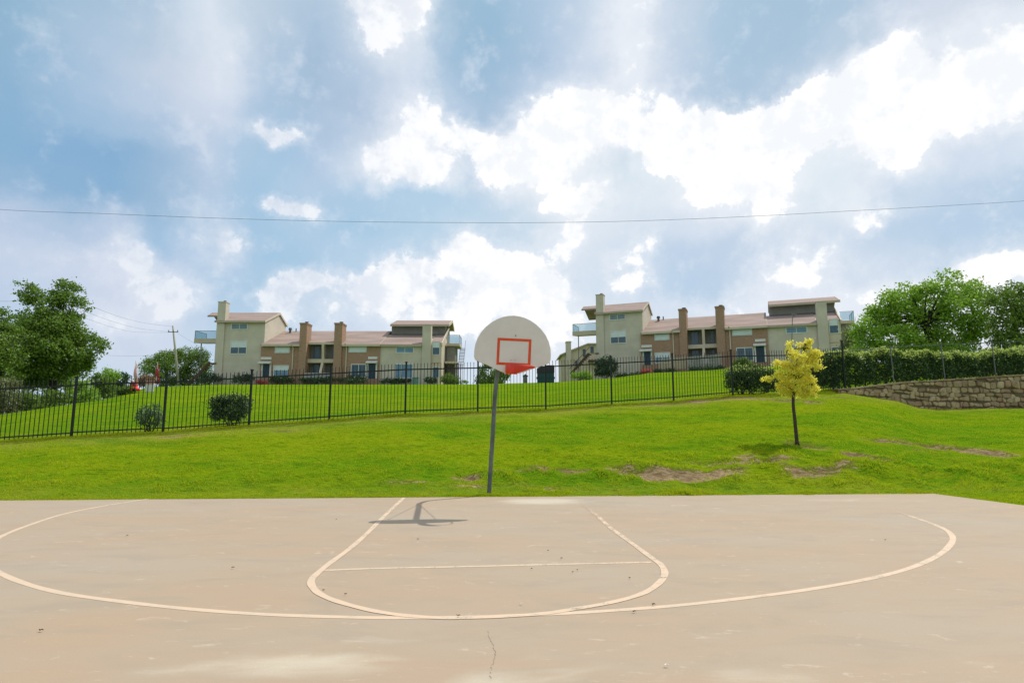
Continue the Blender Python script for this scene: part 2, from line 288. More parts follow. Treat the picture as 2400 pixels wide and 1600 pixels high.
def grassmat():
    m, nt, b = new_mat('grass_ground')
    t = nd('ShaderNodeTexCoord', nt); O = t.outputs['Object']
    mp = nd('ShaderNodeMapping', nt); mp.inputs[3].default_value = (.45, 1.3, 1); lk(O, mp.inputs[0], nt)
    a = nd('ShaderNodeAttribute', nt, attribute_name='dirt'); y = nd('ShaderNodeAttribute', nt, attribute_name='dry'); dk = nd('ShaderNodeAttribute', nt, attribute_name='soil')
    big = noise(mp.outputs[0], .30, 6, .65, nt); md = noise(mp.outputs[0], 1.6, 7, .68, nt); fn = noise(mp.outputs[0], 11, 6, .72, nt); vf = noise(O, 60, 3, .7, nt)
    c = mixc(sstep(big.outputs[0], .40, .62, nt), (.135,.275,.006,1), (.250,.340,.006,1), nt)
    c = mixc(sstep(md.outputs[0], .50, .64, nt, b=.65), c, (.30,.33,.012,1), nt)
    c = mixc(sstep(md.outputs[0], .48, .36, nt, b=.55), c, (.06,.155,.006,1), nt)
    c = mixc(sstep(fn.outputs[0], .52, .36, nt, b=.75), c, (.04,.11,.002,1), nt)
    c = mixc(sstep(fn.outputs[0], .56, .70, nt, b=.5), c, (.25,.30,.008,1), nt)
    far = nd('ShaderNodeAttribute', nt, attribute_name='far'); st = noise(mp.outputs[0], 1.1, 4, .7, nt)
    c = mixc(mth('MULTIPLY', far.outputs['Fac'], sstep(st.outputs[0], .38, .60, nt, a=.3, b=.0), nt), c, (.085,.175,.012,1), nt)
    c = mixc(sstep(vf.outputs[0], .42, .60, nt, b=.45), c, (.045,.11,.008,1), nt)
    c = mixc(mth('MULTIPLY', y.outputs['Fac'], sstep(md.outputs[0], .35, .65, nt, a=.35, b=1), nt), c, (.30,.29,.055,1), nt)
    dn = mth('ADD', a.outputs['Fac'], mth('ADD', mth('MULTIPLY', mth('SUBTRACT', md.outputs[0], .5, nt), 2.2, nt), mth('MULTIPLY', mth('SUBTRACT', fn.outputs[0], .5, nt), 1.9, nt), nt), nt)
    dirtc = mixc(sstep(fn.outputs[0], .35, .65, nt), (.24,.16,.085,1), (.47,.345,.20,1), nt)
    dirtc = mixc(mth('MULTIPLY', dk.outputs['Fac'], .85, nt), dirtc, (.085,.058,.028,1), nt)  # dark soil tone together with the painted ledge shade
    gate = sstep(a.outputs['Fac'], .08, .30, nt)
    c = mixc(mth('MULTIPLY', gate, sstep(dn, .36, .48, nt), nt), c, dirtc, nt)
    c = mixc(mth('MULTIPLY', gate, mth('MULTIPLY', sstep(dn, .10, .36, nt), sstep(dn, .48, .37, nt), nt), nt), c, (.13,.14,.02,1), nt)
    lk(c, b.inputs['Base Color'], nt); b.inputs['Roughness'].default_value = 1; b.inputs['Specular IOR Level'].default_value = 0.0
    bp = nd('ShaderNodeBump', nt); bp.inputs['Strength'].default_value = .9; bp.inputs['Distance'].default_value = .09
    lk(mth('ADD', fn.outputs[0], mth('MULTIPLY', md.outputs[0], 1.6, nt), nt), bp.inputs['Height'], nt); lk(bp.outputs[0], b.inputs['Normal'], nt)
    return m
M['ground'] = grassmat()
M['blades'] = leafmat('blades', (.085,.185,.005,1), (.42,.50,.016,1), .44, (.34,.32,.06,1), spec=0, rough=.9)
def concretemat():
    m, nt, b = new_mat('concrete')
    t = nd('ShaderNodeTexCoord', nt); O = t.outputs['Object']
    mp = nd('ShaderNodeMapping', nt); mp.inputs[3].default_value = (.6, 1.5, 1); mp.inputs[2].default_value = (0,0,R(8)); lk(O, mp.inputs[0], nt)
    p = nd('ShaderNodeAttribute', nt, attribute_name='pale'); w = nd('ShaderNodeAttribute', nt, attribute_name='warm')
    big = noise(mp.outputs[0], .38, 6, .62, nt); md = noise(mp.outputs[0], 1.7, 7, .65, nt, .6); fn = noise(O, 60, 5, .7, nt); sc = noise(mp.outputs[0], 4.5, 7, .7, nt, 1.2)
    c = mixc(sstep(big.outputs[0], .35, .66, nt), (.415,.302,.205,1), (.395,.32,.235,1), nt)
    c = mixc(mth('MULTIPLY', w.outputs['Fac'], .75, nt), c, (.42,.298,.192,1), nt)
    c = mixc(sstep(md.outputs[0], .45, .72, nt, b=.7), c, (.345,.28,.205,1), nt)
    pw = mth('ADD', p.outputs['Fac'], mth('MULTIPLY', mth('SUBTRACT', md.outputs[0], .5, nt), 1.2, nt), nt)
    c = mixc(sstep(pw, .25, .9, nt, b=.75), c, (.58,.505,.385,1), nt)
    c = mixc(sstep(sc.outputs[0], .59, .70, nt, b=.42), c, (.62,.53,.41,1), nt)
    c = mixc(sstep(fn.outputs[0], .3, .7, nt, b=.12), c, (.22,.18,.14,1), nt)
    lk(c, b.inputs['Base Color'], nt); b.inputs['Roughness'].default_value = .75; b.inputs['Specular IOR Level'].default_value = .25
    bp = nd('ShaderNodeBump', nt); bp.inputs['Strength'].default_value = .12; bp.inputs['Distance'].default_value = .01; lk(fn.outputs[0], bp.inputs['Height'], nt); lk(bp.outputs[0], b.inputs['Normal'], nt)
    return m
M['concrete'] = concretemat()
def paintmat():
    m, nt, b = new_mat('line_paint')
    t = nd('ShaderNodeTexCoord', nt); O = t.outputs['Object']
    n = noise(O, 5, 7, .7, nt, .8); f = noise(O, 45, 4, .7, nt); a = nd('ShaderNodeAttribute', nt, attribute_name='worn')
    c = mixc(sstep(n.outputs[0], .35, .7, nt), (.64,.465,.315,1), (.57,.445,.32,1), nt)
    lk(c, b.inputs['Base Color'], nt); b.inputs['Roughness'].default_value = .7
    tr = nd('ShaderNodeBsdfTransparent', nt); mx = nd('ShaderNodeMixShader', nt); out = [x for x in nt.nodes if x.type == 'OUTPUT_MATERIAL'][0]
    wn = mth('ADD', mth('ADD', a.outputs['Fac'], mth('MULTIPLY', mth('SUBTRACT', n.outputs[0], .5, nt), 1.3, nt), nt), mth('MULTIPLY', mth('SUBTRACT', f.outputs[0], .5, nt), 1.0, nt), nt)
    lk(sstep(wn, .25, .75, nt), mx.inputs[0], nt); lk(b.outputs[0], mx.inputs[1], nt); lk(tr.outputs[0], mx.inputs[2], nt); lk(mx.outputs[0], out.inputs[0], nt)
    return m
M['paint'] = paintmat()
def stonemat():
    m, nt, b = new_mat('wall_stone')
    g = nd('ShaderNodeNewGeometry', nt); t = nd('ShaderNodeTexCoord', nt); n = noise(t.outputs['Object'], 5, 6, .65, nt); n2 = noise(t.outputs['Object'], 18, 5, .7, nt)
    r = nd('ShaderNodeValToRGB', nt); lk(g.outputs['Random Per Island'], r.inputs[0], nt); e = r.color_ramp; e.interpolation = 'CONSTANT'
    cols = [(.36,.26,.14,1),(.44,.32,.175,1),(.27,.18,.10,1),(.48,.37,.22,1),(.33,.235,.135,1),(.38,.235,.14,1),(.42,.32,.19,1)]
    e.elements[0].color = cols[0]; e.elements[1].position = 1/7; e.elements[1].color = cols[1]
    for k in range(2, 7): x = e.elements.new(k/7); x.color = cols[k]
    c = mixc(sstep(n.outputs[0], .4, .75, nt, b=.7), r.outputs[0], (.15,.11,.065,1), nt)
    lk(c, b.inputs['Base Color'], nt); b.inputs['Roughness'].default_value = .9
    bp = nd('ShaderNodeBump', nt); bp.inputs['Strength'].default_value = .6; bp.inputs['Distance'].default_value = .03; lk(n2.outputs[0], bp.inputs['Height'], nt); lk(bp.outputs[0], b.inputs['Normal'], nt)
    return m
M['stone'] = stonemat(); M['mortar'] = matte('mortar', (.13,.095,.055,1), .95, .2, 4, .5, 20)

# ---------------------------------------------------------------- mesh helpers
class MB:
    def __init__(s): s.v = []; s.f = []
    def add(s, vs, fs):
        o = len(s.v); s.v += [tuple(p) for p in vs]; s.f += [tuple(i+o for i in f) for f in fs]; return s
    def box(s, x0, x1, y0, y1, z0, z1):
        return s.add([(x0,y0,z0),(x1,y0,z0),(x1,y1,z0),(x0,y1,z0),(x0,y0,z1),(x1,y0,z1),(x1,y1,z1),(x0,y1,z1)],
                     [(0,3,2,1),(4,5,6,7),(0,1,5,4),(1,2,6,5),(2,3,7,6),(3,0,4,7)])
    def prism(s, poly, a, b, ax='x'):
        """poly is counter-clockwise in the plane across ax, given as pairs of the two other axes"""
        n = len(poly)
        mk = {'x': lambda p, t: (t,p[0],p[1]), 'y': lambda p, t: (p[0],t,p[1]), 'z': lambda p, t: (p[0],p[1],t)}[ax]
        vs = [mk(p, a) for p in poly]+[mk(p, b) for p in poly]
        return s.add(vs, [tuple(range(n))[::-1], tuple(range(n, 2*n))]+[(i, (i+1)%n, n+(i+1)%n, n+i) for i in range(n)])
    def tube(s, pts, r, n=8, cap=True):
        pts = [Vector(p) for p in pts]; rs = r if isinstance(r, (list, tuple)) else [r]*len(pts); o = len(s.v); prev = None
        for i, p in enumerate(pts):
            d = (pts[min(i+1, len(pts)-1)]-pts[max(i-1, 0)]).normalized()
            if prev is None: prev = d.orthogonal().normalized()
            prev = (prev-d*prev.dot(d)).normalized(); q = d.cross(prev)
            for k in range(n):
                t = 2*math.pi*k/n; w = p+(prev*math.cos(t)+q*math.sin(t))*rs[i]; s.v.append(tuple(w))
        for i in range(len(pts)-1):
            for k in range(n):
                a = o+i*n+k; b = o+i*n+(k+1)%n; s.f.append((a, b, b+n, a+n))
        if cap: s.f.append(tuple(range(o, o+n))[::-1]); e = o+(len(pts)-1)*n; s.f.append(tuple(range(e, e+n)))
        return s
    def build(s, name, mat, parent=None, smooth=False, bevel=0):
        me = bpy.data.meshes.new(name); me.from_pydata(s.v, [], s.f); me.update()
        if smooth: me.polygons.foreach_set('use_smooth', [True]*len(me.polygons))
        ob = bpy.data.objects.new(name, me); C.objects.link(ob); me.materials.append(M[mat] if isinstance(mat, str) else mat)
        if parent: ob.parent = parent
        if bevel:
            bv = ob.modifiers.new('bevel', 'BEVEL'); bv.width = bevel; bv.segments = 2; bv.limit_method = 'ANGLE'
        return ob
def tag(o, label=None, cat=None, group=None, kind=None):
    if label: o['label'] = label
    if cat: o['category'] = cat
    if group: o['group'] = group
    if kind: o['kind'] = kind
    return o
def thing(name, label, cat, loc=(0,0,0), rz=0, group=None):
    o = bpy.data.objects.new(name, None); C.objects.link(o); o.location = loc; o.rotation_euler = (0,0,rz); o.empty_display_size = .3
    return tag(o, label, cat, group)
def copy_tree(o, parent=None):
    kids = list(o.children)
    c = o.copy(); C.objects.link(c); c.parent = parent
    for ch in kids: copy_tree(ch, c)
    return c
def np_mesh(name, V, Fc, mat, parent=None):
    """V (n,3), Fc (m,k) arrays"""
    me = bpy.data.meshes.new(name); k = Fc.shape[1]
    me.vertices.add(len(V)); me.vertices.foreach_set('co', V.astype(np.float32).ravel())
    me.loops.add(Fc.size); me.loops.foreach_set('vertex_index', Fc.astype(np.int32).ravel())
    me.polygons.add(len(Fc)); me.polygons.foreach_set('loop_start', np.arange(0, Fc.size, k, dtype=np.int32)); me.polygons.foreach_set('loop_total', np.full(len(Fc), k, dtype=np.int32))
    me.update(calc_edges=True); me.validate()
    ob = bpy.data.objects.new(name, me); C.objects.link(ob); me.materials.append(M[mat])
    if parent: ob.parent = parent
    return ob
def leaves(name, pts, size, mat, parent=None, up=.4):
    """one small folded leaf (two triangles as a quad) at every point"""
    n = len(pts); s = size*rng.uniform(.6, 1.3, (n,1))
    d = rng.normal(size=(n,3)); d[:,2] -= .25; d /= np.linalg.norm(d, axis=1, keepdims=True)
    w = np.cross(d, rng.normal(size=(n,3))+np.array([0,0,up])); w /= np.linalg.norm(w, axis=1, keepdims=True)
    nn = np.cross(d, w)
    V = np.empty((n,4,3)); V[:,0] = pts; V[:,1] = pts+d*s*.55+w*s*.33+nn*s*.08; V[:,2] = pts+d*s; V[:,3] = pts+d*s*.55-w*s*.33+nn*s*.08
    Fc = np.arange(n*4).reshape(n,4)
    return np_mesh(name, V.reshape(-1,3), Fc, mat, parent)
def crown_pts(blobs, n, clump, per=26, inner=.25):
    """leaf positions: clumps spread through each ellipsoid (c, radii), denser near its surface"""
    vol = np.array([b[1][0]*b[1][1]*b[1][2] for b in blobs])**.75; vol /= vol.sum(); out = []
    for (c, r), f in zip(blobs, vol):
        m = max(2, int(n*f/per)); d = rng.normal(size=(m,3)); d /= np.linalg.norm(d, axis=1, keepdims=True)
        rad = (inner+(1-inner)*rng.random((m,1)))**.6
        cc = np.array(c)+d*rad*np.array(r)*rng.uniform(.86, 1.12, (m,1))
        k = rng.integers(int(per*.5), int(per*1.5), m)
        base = np.repeat(cc, k, axis=0); out.append(base+rng.normal(size=base.shape)*clump*np.array([1,1,.75])*rng.uniform(.6,1.2,(len(base),1)))
    return np.vstack(out)

# ---------------------------------------------------------------- terrain
FA, FB = 21.59, .257                         # the fence runs along Y = FA + FB * X
def on_fence(u, v, off=0.0):
    a = (u-1200)/F; b = (800-v)/F; dx, dy, dz = a, cT-b*sT, sT+b*cT
    t = (FA+off)/(dy-FB*dx); return Vector((t*dx, t*dy, EYE+t*dz))
def tabulate(pts): return np.array([p.x/p.y for p in pts]), np.array([p.z for p in pts])
A1, E1 = tabulate([on_fence(u, v) for u, v in [(-500,1070),(-200,1050),(0,1035),(171,1024),(384,1013),(584,998),(771,985),(948,972),(1120,966),(1279,960),(1433,949),(1578,941),(1718,929),(1860,924),(1981,919),(2030,926),(2105,938),(2154,954),(2202,957),(2400,954),(2800,950)]])
A1b, E1b = tabulate([on_fence(u, v) for u, v in [(-500,1070),(-200,1050),(0,1035),(171,1024),(384,1013),(584,998),(771,985),(948,972),(1120,965),(1279,959),(1433,948),(1578,938),(1718,926),(1860,921),(1981,913),(2105,899),(2226,891),(2400,880),(2800,862)]])
CR = [(-500,985,40),(-300,985,40),(0,972,41),(170,946,44),(280,929,50),(310,914,60),(360,906,72),(420,904,84),(500,901,85),(1100,900,84),(1230,897,84),(1300,895,84),(1440,885,84),(1520,874,82),(1640,868,80),(1800,858,76),(1960,850,72),(2100,848,60),(2400,842,56),(2800,840,56)]
A2, E2 = tabulate([P(u, v, Y) for u, v, Y in CR]); Y2 = np.array([c[2] for c in CR], float)
e0, e1 = G(0, 1172), G(2187, 1156)
ES = (e1.y-e0.y)/(e1.x-e0.x); EC = e0.y-ES*e0.x      # far edge of the court: Y = EC + ES * X
e2 = G(2400, 1184)
def side_x(y): return e1.x+(y-e1.y)*(e2.x-e1.x)/(e2.y-e1.y)
def wob(x, y): return .022*np.sin(1.3*x+.7*y)+.018*np.sin(.6*x-1.9*y+1)+.012*np.sin(3.1*x+2.3*y+2)+.008*np.sin(5.7*x-4.1*y)
def gz(x, y):
    x = np.asarray(x, float); y = np.asarray(y, float)
    a = np.clip(x/np.maximum(y, 11.0), -1.3, 1.15)
    yf = FA+FB*np.clip(x, -60, 45); ye = EC+ES*x
    e1f = np.interp(a, A1, E1); e1b = np.interp(a, A1b, E1b); e2_ = np.interp(a, A2, E2); y2 = np.maximum(np.interp(a, A2, Y2), yf+5)
    t = np.clip((y-ye)/(yf-ye), 0, 1)
    low = np.minimum(t, .16)/.16
    front = e1f*(t+.035*np.sin(math.pi*np.clip(t,0,1))-.05*np.sin(math.pi*low)*(t<.16))+wob(x, y)*np.clip((y-ye)/1.5, 0, 1)*np.clip((yf-y)/1.0, .15, 1)
    s = np.clip((y-yf-.22)/(y2-yf-.22), 0, 1)
    back = e1b+(e2_-e1b)*s+wob(x*.35, y*.35)*1.6*np.clip((y-yf)/6, 0, 1)*np.clip((y2-y)/10, 0, 1)
    k = np.clip((y-yf-.05)/.17, 0, 1)
    z = np.where(y < yf+.05, front, front*(1-k)+back*k)
    return np.where(y < ye+.05, -.02, z)
def g1(x, y): return float(gz(x, y))
def hit(u, v, ymax=40):
    a = (u-1200)/F; b = (800-v)/F; dx, dy, dz = a, cT-b*sT, sT+b*cT
    t = 11.0/dy; p = None
    while t*dy < ymax:
        p = Vector((t*dx, t*dy, EYE+t*dz))
        if p.z < g1(p.x, p.y): return Vector((p.x, p.y, g1(p.x, p.y)))
        t += .04
    return p
# bare patches (u, v, half width px, half depth m, weight, dark soil share)
BARE = [(1560,1108,95,.22,1.0,.05),(1480,1102,60,.16,.8,.3),(1440,1094,45,.10,.7,.9),(1630,1113,95,.18,1.0,.0),(1690,1098,60,.12,.8,.1),(1665,1082,60,.12,.75,.5),(1730,1083,70,.12,.85,.2),(1790,1078,60,.14,.9,.55),(1740,1068,36,.10,.7,.2),(1830,1072,40,.10,.6,.7),
        (1900,1106,60,.18,.9,.1),(1865,1098,36,.14,.8,.2),(1940,1096,50,.14,.8,.5),(1985,1092,30,.10,.5,.4),(2005,1064,36,.12,.95,1.0),(2050,1076,44,.10,.8,.9),
        (2090,1034,70,.16,.75,.8),(2160,1041,60,.20,.85,.5),(2230,1050,70,.24,.95,.2),(2300,1060,60,.22,.85,.3),(2350,1064,50,.2,.6,.3),(2180,1056,50,.12,.6,.8),
        (1305,1101,50,.13,.9,1.0),(1345,1104,30,.12,.7,.9),(1098,1117,32,.12,1.0,1.0),(1165,1103,34,.09,.75,1.0),(1235,1104,40,.08,.55,.9),(1390,1098,40,.09,.6,.8),(960,1130,60,.06,.4,.4),
        (1872,1037,30,.30,.8,.15),(1905,1046,34,.22,.75,.2),(1270,1141,60,.05,.6,.0),(1340,1144,40,.05,.5,.0),(1100,1140,60,.04,.4,.2),(1985,932,60,.25,.35,.6),(1905,941,22,.2,.8,.3),
        (1720,933,70,.3,.8,.4),(1630,941,60,.3,.7,.4),(1830,938,60,.25,.6,.6),(1545,948,60,.2,.5,.4),(650,1010,60,.2,.35,.3),(420,1022,70,.15,.35,.5)]
BAREP = []
for (u, v, ru, ry, w, dk) in BARE:
    p = hit(u, v); BAREP.append((p.x, p.y, ru*p.y/F*1.12, ry*1.25, w, dk))
def bare(x, y):
    d = np.zeros(np.shape(x)); k = np.zeros(np.shape(x))
    for (cx, cy, rx, ry, w, dk) in BAREP:
        q = np.sqrt(((x-cx)/rx)**2+((y-cy)/ry)**2); s = w*np.clip(1.25-q, 0, 1)
        d = np.maximum(d, s); k = np.maximum(k, np.minimum(1, s*1.2)*np.clip(dk+np.clip((y-cy)/ry, -.2, 1)*.8, 0, 1))  # dark soil, plus ledge shade painted towards the upper side of each patch
    # thin worn strip along the fence foot
    yf = FA+FB*x; f = np.exp(-((y-yf+.10)/.16)**2)*.30; d = np.maximum(d, np.where(x < 12, f, 0)); k = np.maximum(k, np.where(x < 12, f*.9, 0))
    return d, k
def axis(a): return np.unique(np.round(np.concatenate(a), 4))
X = axis([np.arange(-400,-60,20), np.arange(-60,-26,2), np.arange(-26,-14,.5), np.arange(-14,20,.16), np.arange(20,32,.4), np.arange(32,70,2), np.arange(70,401,20)])
Yv = axis([np.arange(-60,10,5), np.arange(10,12,.4), np.arange(12,30.5,.16), np.arange(30.5,50,.6), np.arange(50,110,1.5), np.arange(110,200,10), np.arange(200,1201,100)])
GX, GY = np.meshgrid(X, Yv); GZ = gz(GX, GY); DD, SOIL_SHADE = bare(GX, GY)
inside = (GY < EC+ES*GX+.02) & (GX < side_x(GY))
GZ = np.where(inside, -.09, GZ)
def rough(x, y):
    """clumps and little scarps in the worn band above the court edge"""
    band = np.exp(-((y-14.6-.02*x)/1.5)**2)*(.25+.75/(1+np.exp(-(x+1.5)*1.2)))
    n = np.sin(2.3*x+1.1*np.sin(1.7*y))*np.sin(3.9*y+.8*np.sin(2.1*x)); n2 = np.sin(5.1*x+2*np.sin(2.9*y)+1)*np.sin(7.3*y+1.5*np.sin(3.3*x))
    return band*(.075*n+.045*n2)+.012*n2*np.clip((y-12.6)/1, 0, 1)*np.clip((FA+FB*x-y)/1, 0, 1)
def pit(d, x, y): return .15*np.clip(d*2.4-.75, 0, 1)*np.where(y < FA+FB*x-.8, 1, 0)
GZ = np.where(inside, GZ, GZ+rough(GX, GY)*(GY < FA+FB*GX)*(GY > EC+ES*GX+.1)-pit(DD, GX, GY))
nx, ny = len(X), len(Yv)
idx = np.arange(nx*ny).reshape(ny, nx)
Fq = np.stack([idx[:-1,:-1], idx[:-1,1:], idx[1:,1:], idx[1:,:-1]], -1).reshape(-1,4)
ground = np_mesh('ground', np.stack([GX,GY,GZ], -1).reshape(-1,3), Fq, 'ground')
ground.data.polygons.foreach_set('use_smooth', [True]*len(ground.data.polygons))
def vattr(ob, name, arr):
    at = ob.data.attributes.new(name, 'FLOAT', 'POINT'); at.data.foreach_set('value', np.asarray(arr, np.float32).ravel())
vattr(ground, 'dirt', DD); vattr(ground, 'soil', SOIL_SHADE)  # second attribute holds dark soil and painted ledge shade
vattr(ground, 'far', np.clip((GY-(FA+FB*GX)-.3)/3, 0, 1))
vattr(ground, 'dry', np.exp(-((GY-(FA+FB*GX))/1.2)**2)*.8+np.clip(DD*2.0, 0, 1)+np.exp(-((GY-(EC+ES*GX)-.5)/.5)**2)*.25)
tag(ground, 'mown green lawn rising behind the court with bare soil patches', kind='structure')

# ---------------------------------------------------------------- court slab and its markings
def slab():
    n = 90; xs = np.linspace(-26, 9.8, n); rows = 120; V = []; ax = []
    ys = np.linspace(0, 1, rows)
    for j in range(rows):
        for i in range(n):
            s = xs[i]; yfar = EC+ES*s; y = -9+(yfar+9)*ys[j]
            yfar = EC+ES*min(s, e1.x); y = -9+(yfar+9)*ys[j]; x = s if i < n-1 else side_x(y)
            x = min(x, side_x(y)); V.append((x, y, 0))
    V = np.array(V); idx = np.arange(n*rows).reshape(rows, n)
    Fc = np.stack([idx[:-1,:-1], idx[:-1,1:], idx[1:,1:], idx[1:,:-1]], -1).reshape(-1,4)
    ring = list(idx[0])+list(idx[1:,-1])+list(idx[-1,::-1][1:])+list(idx[::-1,0][1:-1])
    base = len(V); V2 = V[ring].copy(); V2[:,2] = -.12; V = np.vstack([V, V2]); m = len(ring)
    side = np.array([[ring[(k+1)%m], ring[k], base+k, base+(k+1)%m] for k in range(m)])
    ob = np_mesh('court_pavement', V, np.vstack([Fc, side]), 'concrete')
    x, y = V[:,0], V[:,1]; pl = np.zeros(len(V)); wm = np.zeros(len(V))
    for (u, v, ru, rv, w) in [(1270,1174,115,9,1.0),(700,1555,330,40,.8),(330,1590,170,20,.6),(1150,1590,230,30,.6),(1250,1530,120,30,.4),(1780,1590,260,40,.6),(2300,1560,140,40,.5),(1420,1560,140,30,.4),(2000,1170,320,10,.4),(2200,1215,160,12,.3),(900,1500,160,30,.35)]:
        c = G(u, v); e = G(u, v+rv); f = G(u, v-rv); ry = abs(e.y-f.y)/2; rx = abs(G(u+ru, v).x-c.x)
        pl = np.maximum(pl, w*np.clip(1.3-np.sqrt(((x-c.x)/rx)**2+((y-c.y)/ry)**2), 0, 1))
    for (u, v, ru, rv, w) in [(180,1480,330,90,1.0),(500,1400,400,70,.7),(60,1590,200,60,1.0),(1650,1350,160,40,.3)]:
        c = G(u, v); e = G(u, v+rv); f = G(u, v-rv); ry = abs(e.y-f.y)/2; rx = abs(G(u+ru, v).x-c.x)
        wm = np.maximum(wm, w*np.clip(1.3-np.sqrt(((x-c.x)/rx)**2+((y-c.y)/ry)**2), 0, 1))
    vattr(ob, 'pale', pl); vattr(ob, 'warm', wm)
    return tag(ob, 'tan concrete basketball court slab', kind='structure')
slab()
def spline(pts, n=14):
    out = []
    for i in range(len(pts)-1):
        p0 = pts[max(i-1,0)]; p1 = pts[i]; p2 = pts[i+1]; p3 = pts[min(i+2,len(pts)-1)]
        for k in range(n):
            t = k/n; out.append(.5*((2*p1)+(p2-p0)*t+(2*p0-5*p1+4*p2-p3)*t*t+(3*p1-p0-3*p2+p3)*t**3))
    out.append(pts[-1]); return out
def strip(name, px, z, label, w=.072, worn=None):
    pts = spline([G(u, v) for u, v in px]); V = []; wn = []
    for i, p in enumerate(pts):
        d = (pts[min(i+1,len(pts)-1)]-pts[max(i-1,0)]); d.z = 0; d.normalize(); q = Vector((-d.y, d.x, 0))
        ww = w*(1+.06*math.sin(i*.37))
        V += [tuple(p+q*ww/2+Vector((0,0,z))), tuple(p-q*ww/2+Vector((0,0,z)))]
        u_ = i/(len(pts)-1); f = np.interp(u_, [a for a, b in worn], [b for a, b in worn]) if worn else .12
        wn += [f, f]
    Fc = np.array([[2*i+1, 2*i+3, 2*i+2, 2*i] for i in range(len(pts)-1)])
    ob = np_mesh(name, np.array(V), Fc, 'paint'); vattr(ob, 'worn', wn)
    return tag(ob, label, kind='structure')
strip('three_point_line', [(345,1169),(250,1184),(150,1204),(60,1233),(0,1258),(-45,1290),(-40,1315),(0,1342),(60,1367),(150,1390),(300,1411),(450,1427),(620,1439),(830,1446),(960,1447),(1080,1446),(1200,1442),(1320,1437),(1450,1429),(1600,1417),(1760,1399),(1900,1380),(2040,1355),(2140,1328),(2205,1297),(2232,1268),(2228,1250),(2205,1235),(2160,1218),(2110,1202),(2060,1191)],
      .002, 'pale painted three point arc', worn=[(0,.25),(.3,.05),(.45,.16),(.6,.14),(.8,.22),(.9,.3),(.96,.45),(1,1.1)])
strip('key_line', [(947,1166),(905,1205),(860,1250),(820,1285),(775,1318),(742,1345),(729,1362),(736,1380),(758,1396),(800,1412),(870,1430),(940,1441),(1020,1447),(1100,1447),(1200,1443),(1280,1437),(1350,1426),(1420,1414),(1485,1398),(1525,1381),(1552,1358),(1558,1340),(1548,1322),(1530,1309),(1480,1272),(1430,1236),(1395,1205),(1362,1180),(1352,1172)],
      .004, 'pale painted key and free throw circle', worn=[(0,.28),(.2,.1),(.5,.18),(.8,.25),(.93,.45),(1,.95)])
strip('free_throw_line', [(757,1336),(900,1331),(1100,1327),(1300,1322),(1527,1317)], .002, 'pale painted free throw line', w=.058, worn=[(0,.28),(.5,.25),(1,.32)])
def crack(px, w, nm):
    mb = MB(); pts = []
    for i in range(len(px)-1):
        a, b = G(*px[i]), G(*px[i+1])
        for k in range(8): pts.append(a.lerp(b, k/8)+Vector((random.uniform(-.008,.008), random.uniform(-.004,.004), .003)))
    V = []
    for p in pts: ww = w*random.uniform(.3, 1.3); V += [(p.x-ww/2, p.y, .003), (p.x+ww/2, p.y+.004, .003)]
    mb.add(V, [(2*i, 2*i+1, 2*i+3, 2*i+2) for i in range(len(pts)-1)])
    return tag(mb.build(nm, 'dark'), 'thin dark crack in the concrete', kind='structure')
crack([(1143,1478),(1152,1505),(1162,1530),(1156,1552),(1148,1575),(1151,1600)], .0009, 'pavement_crack')

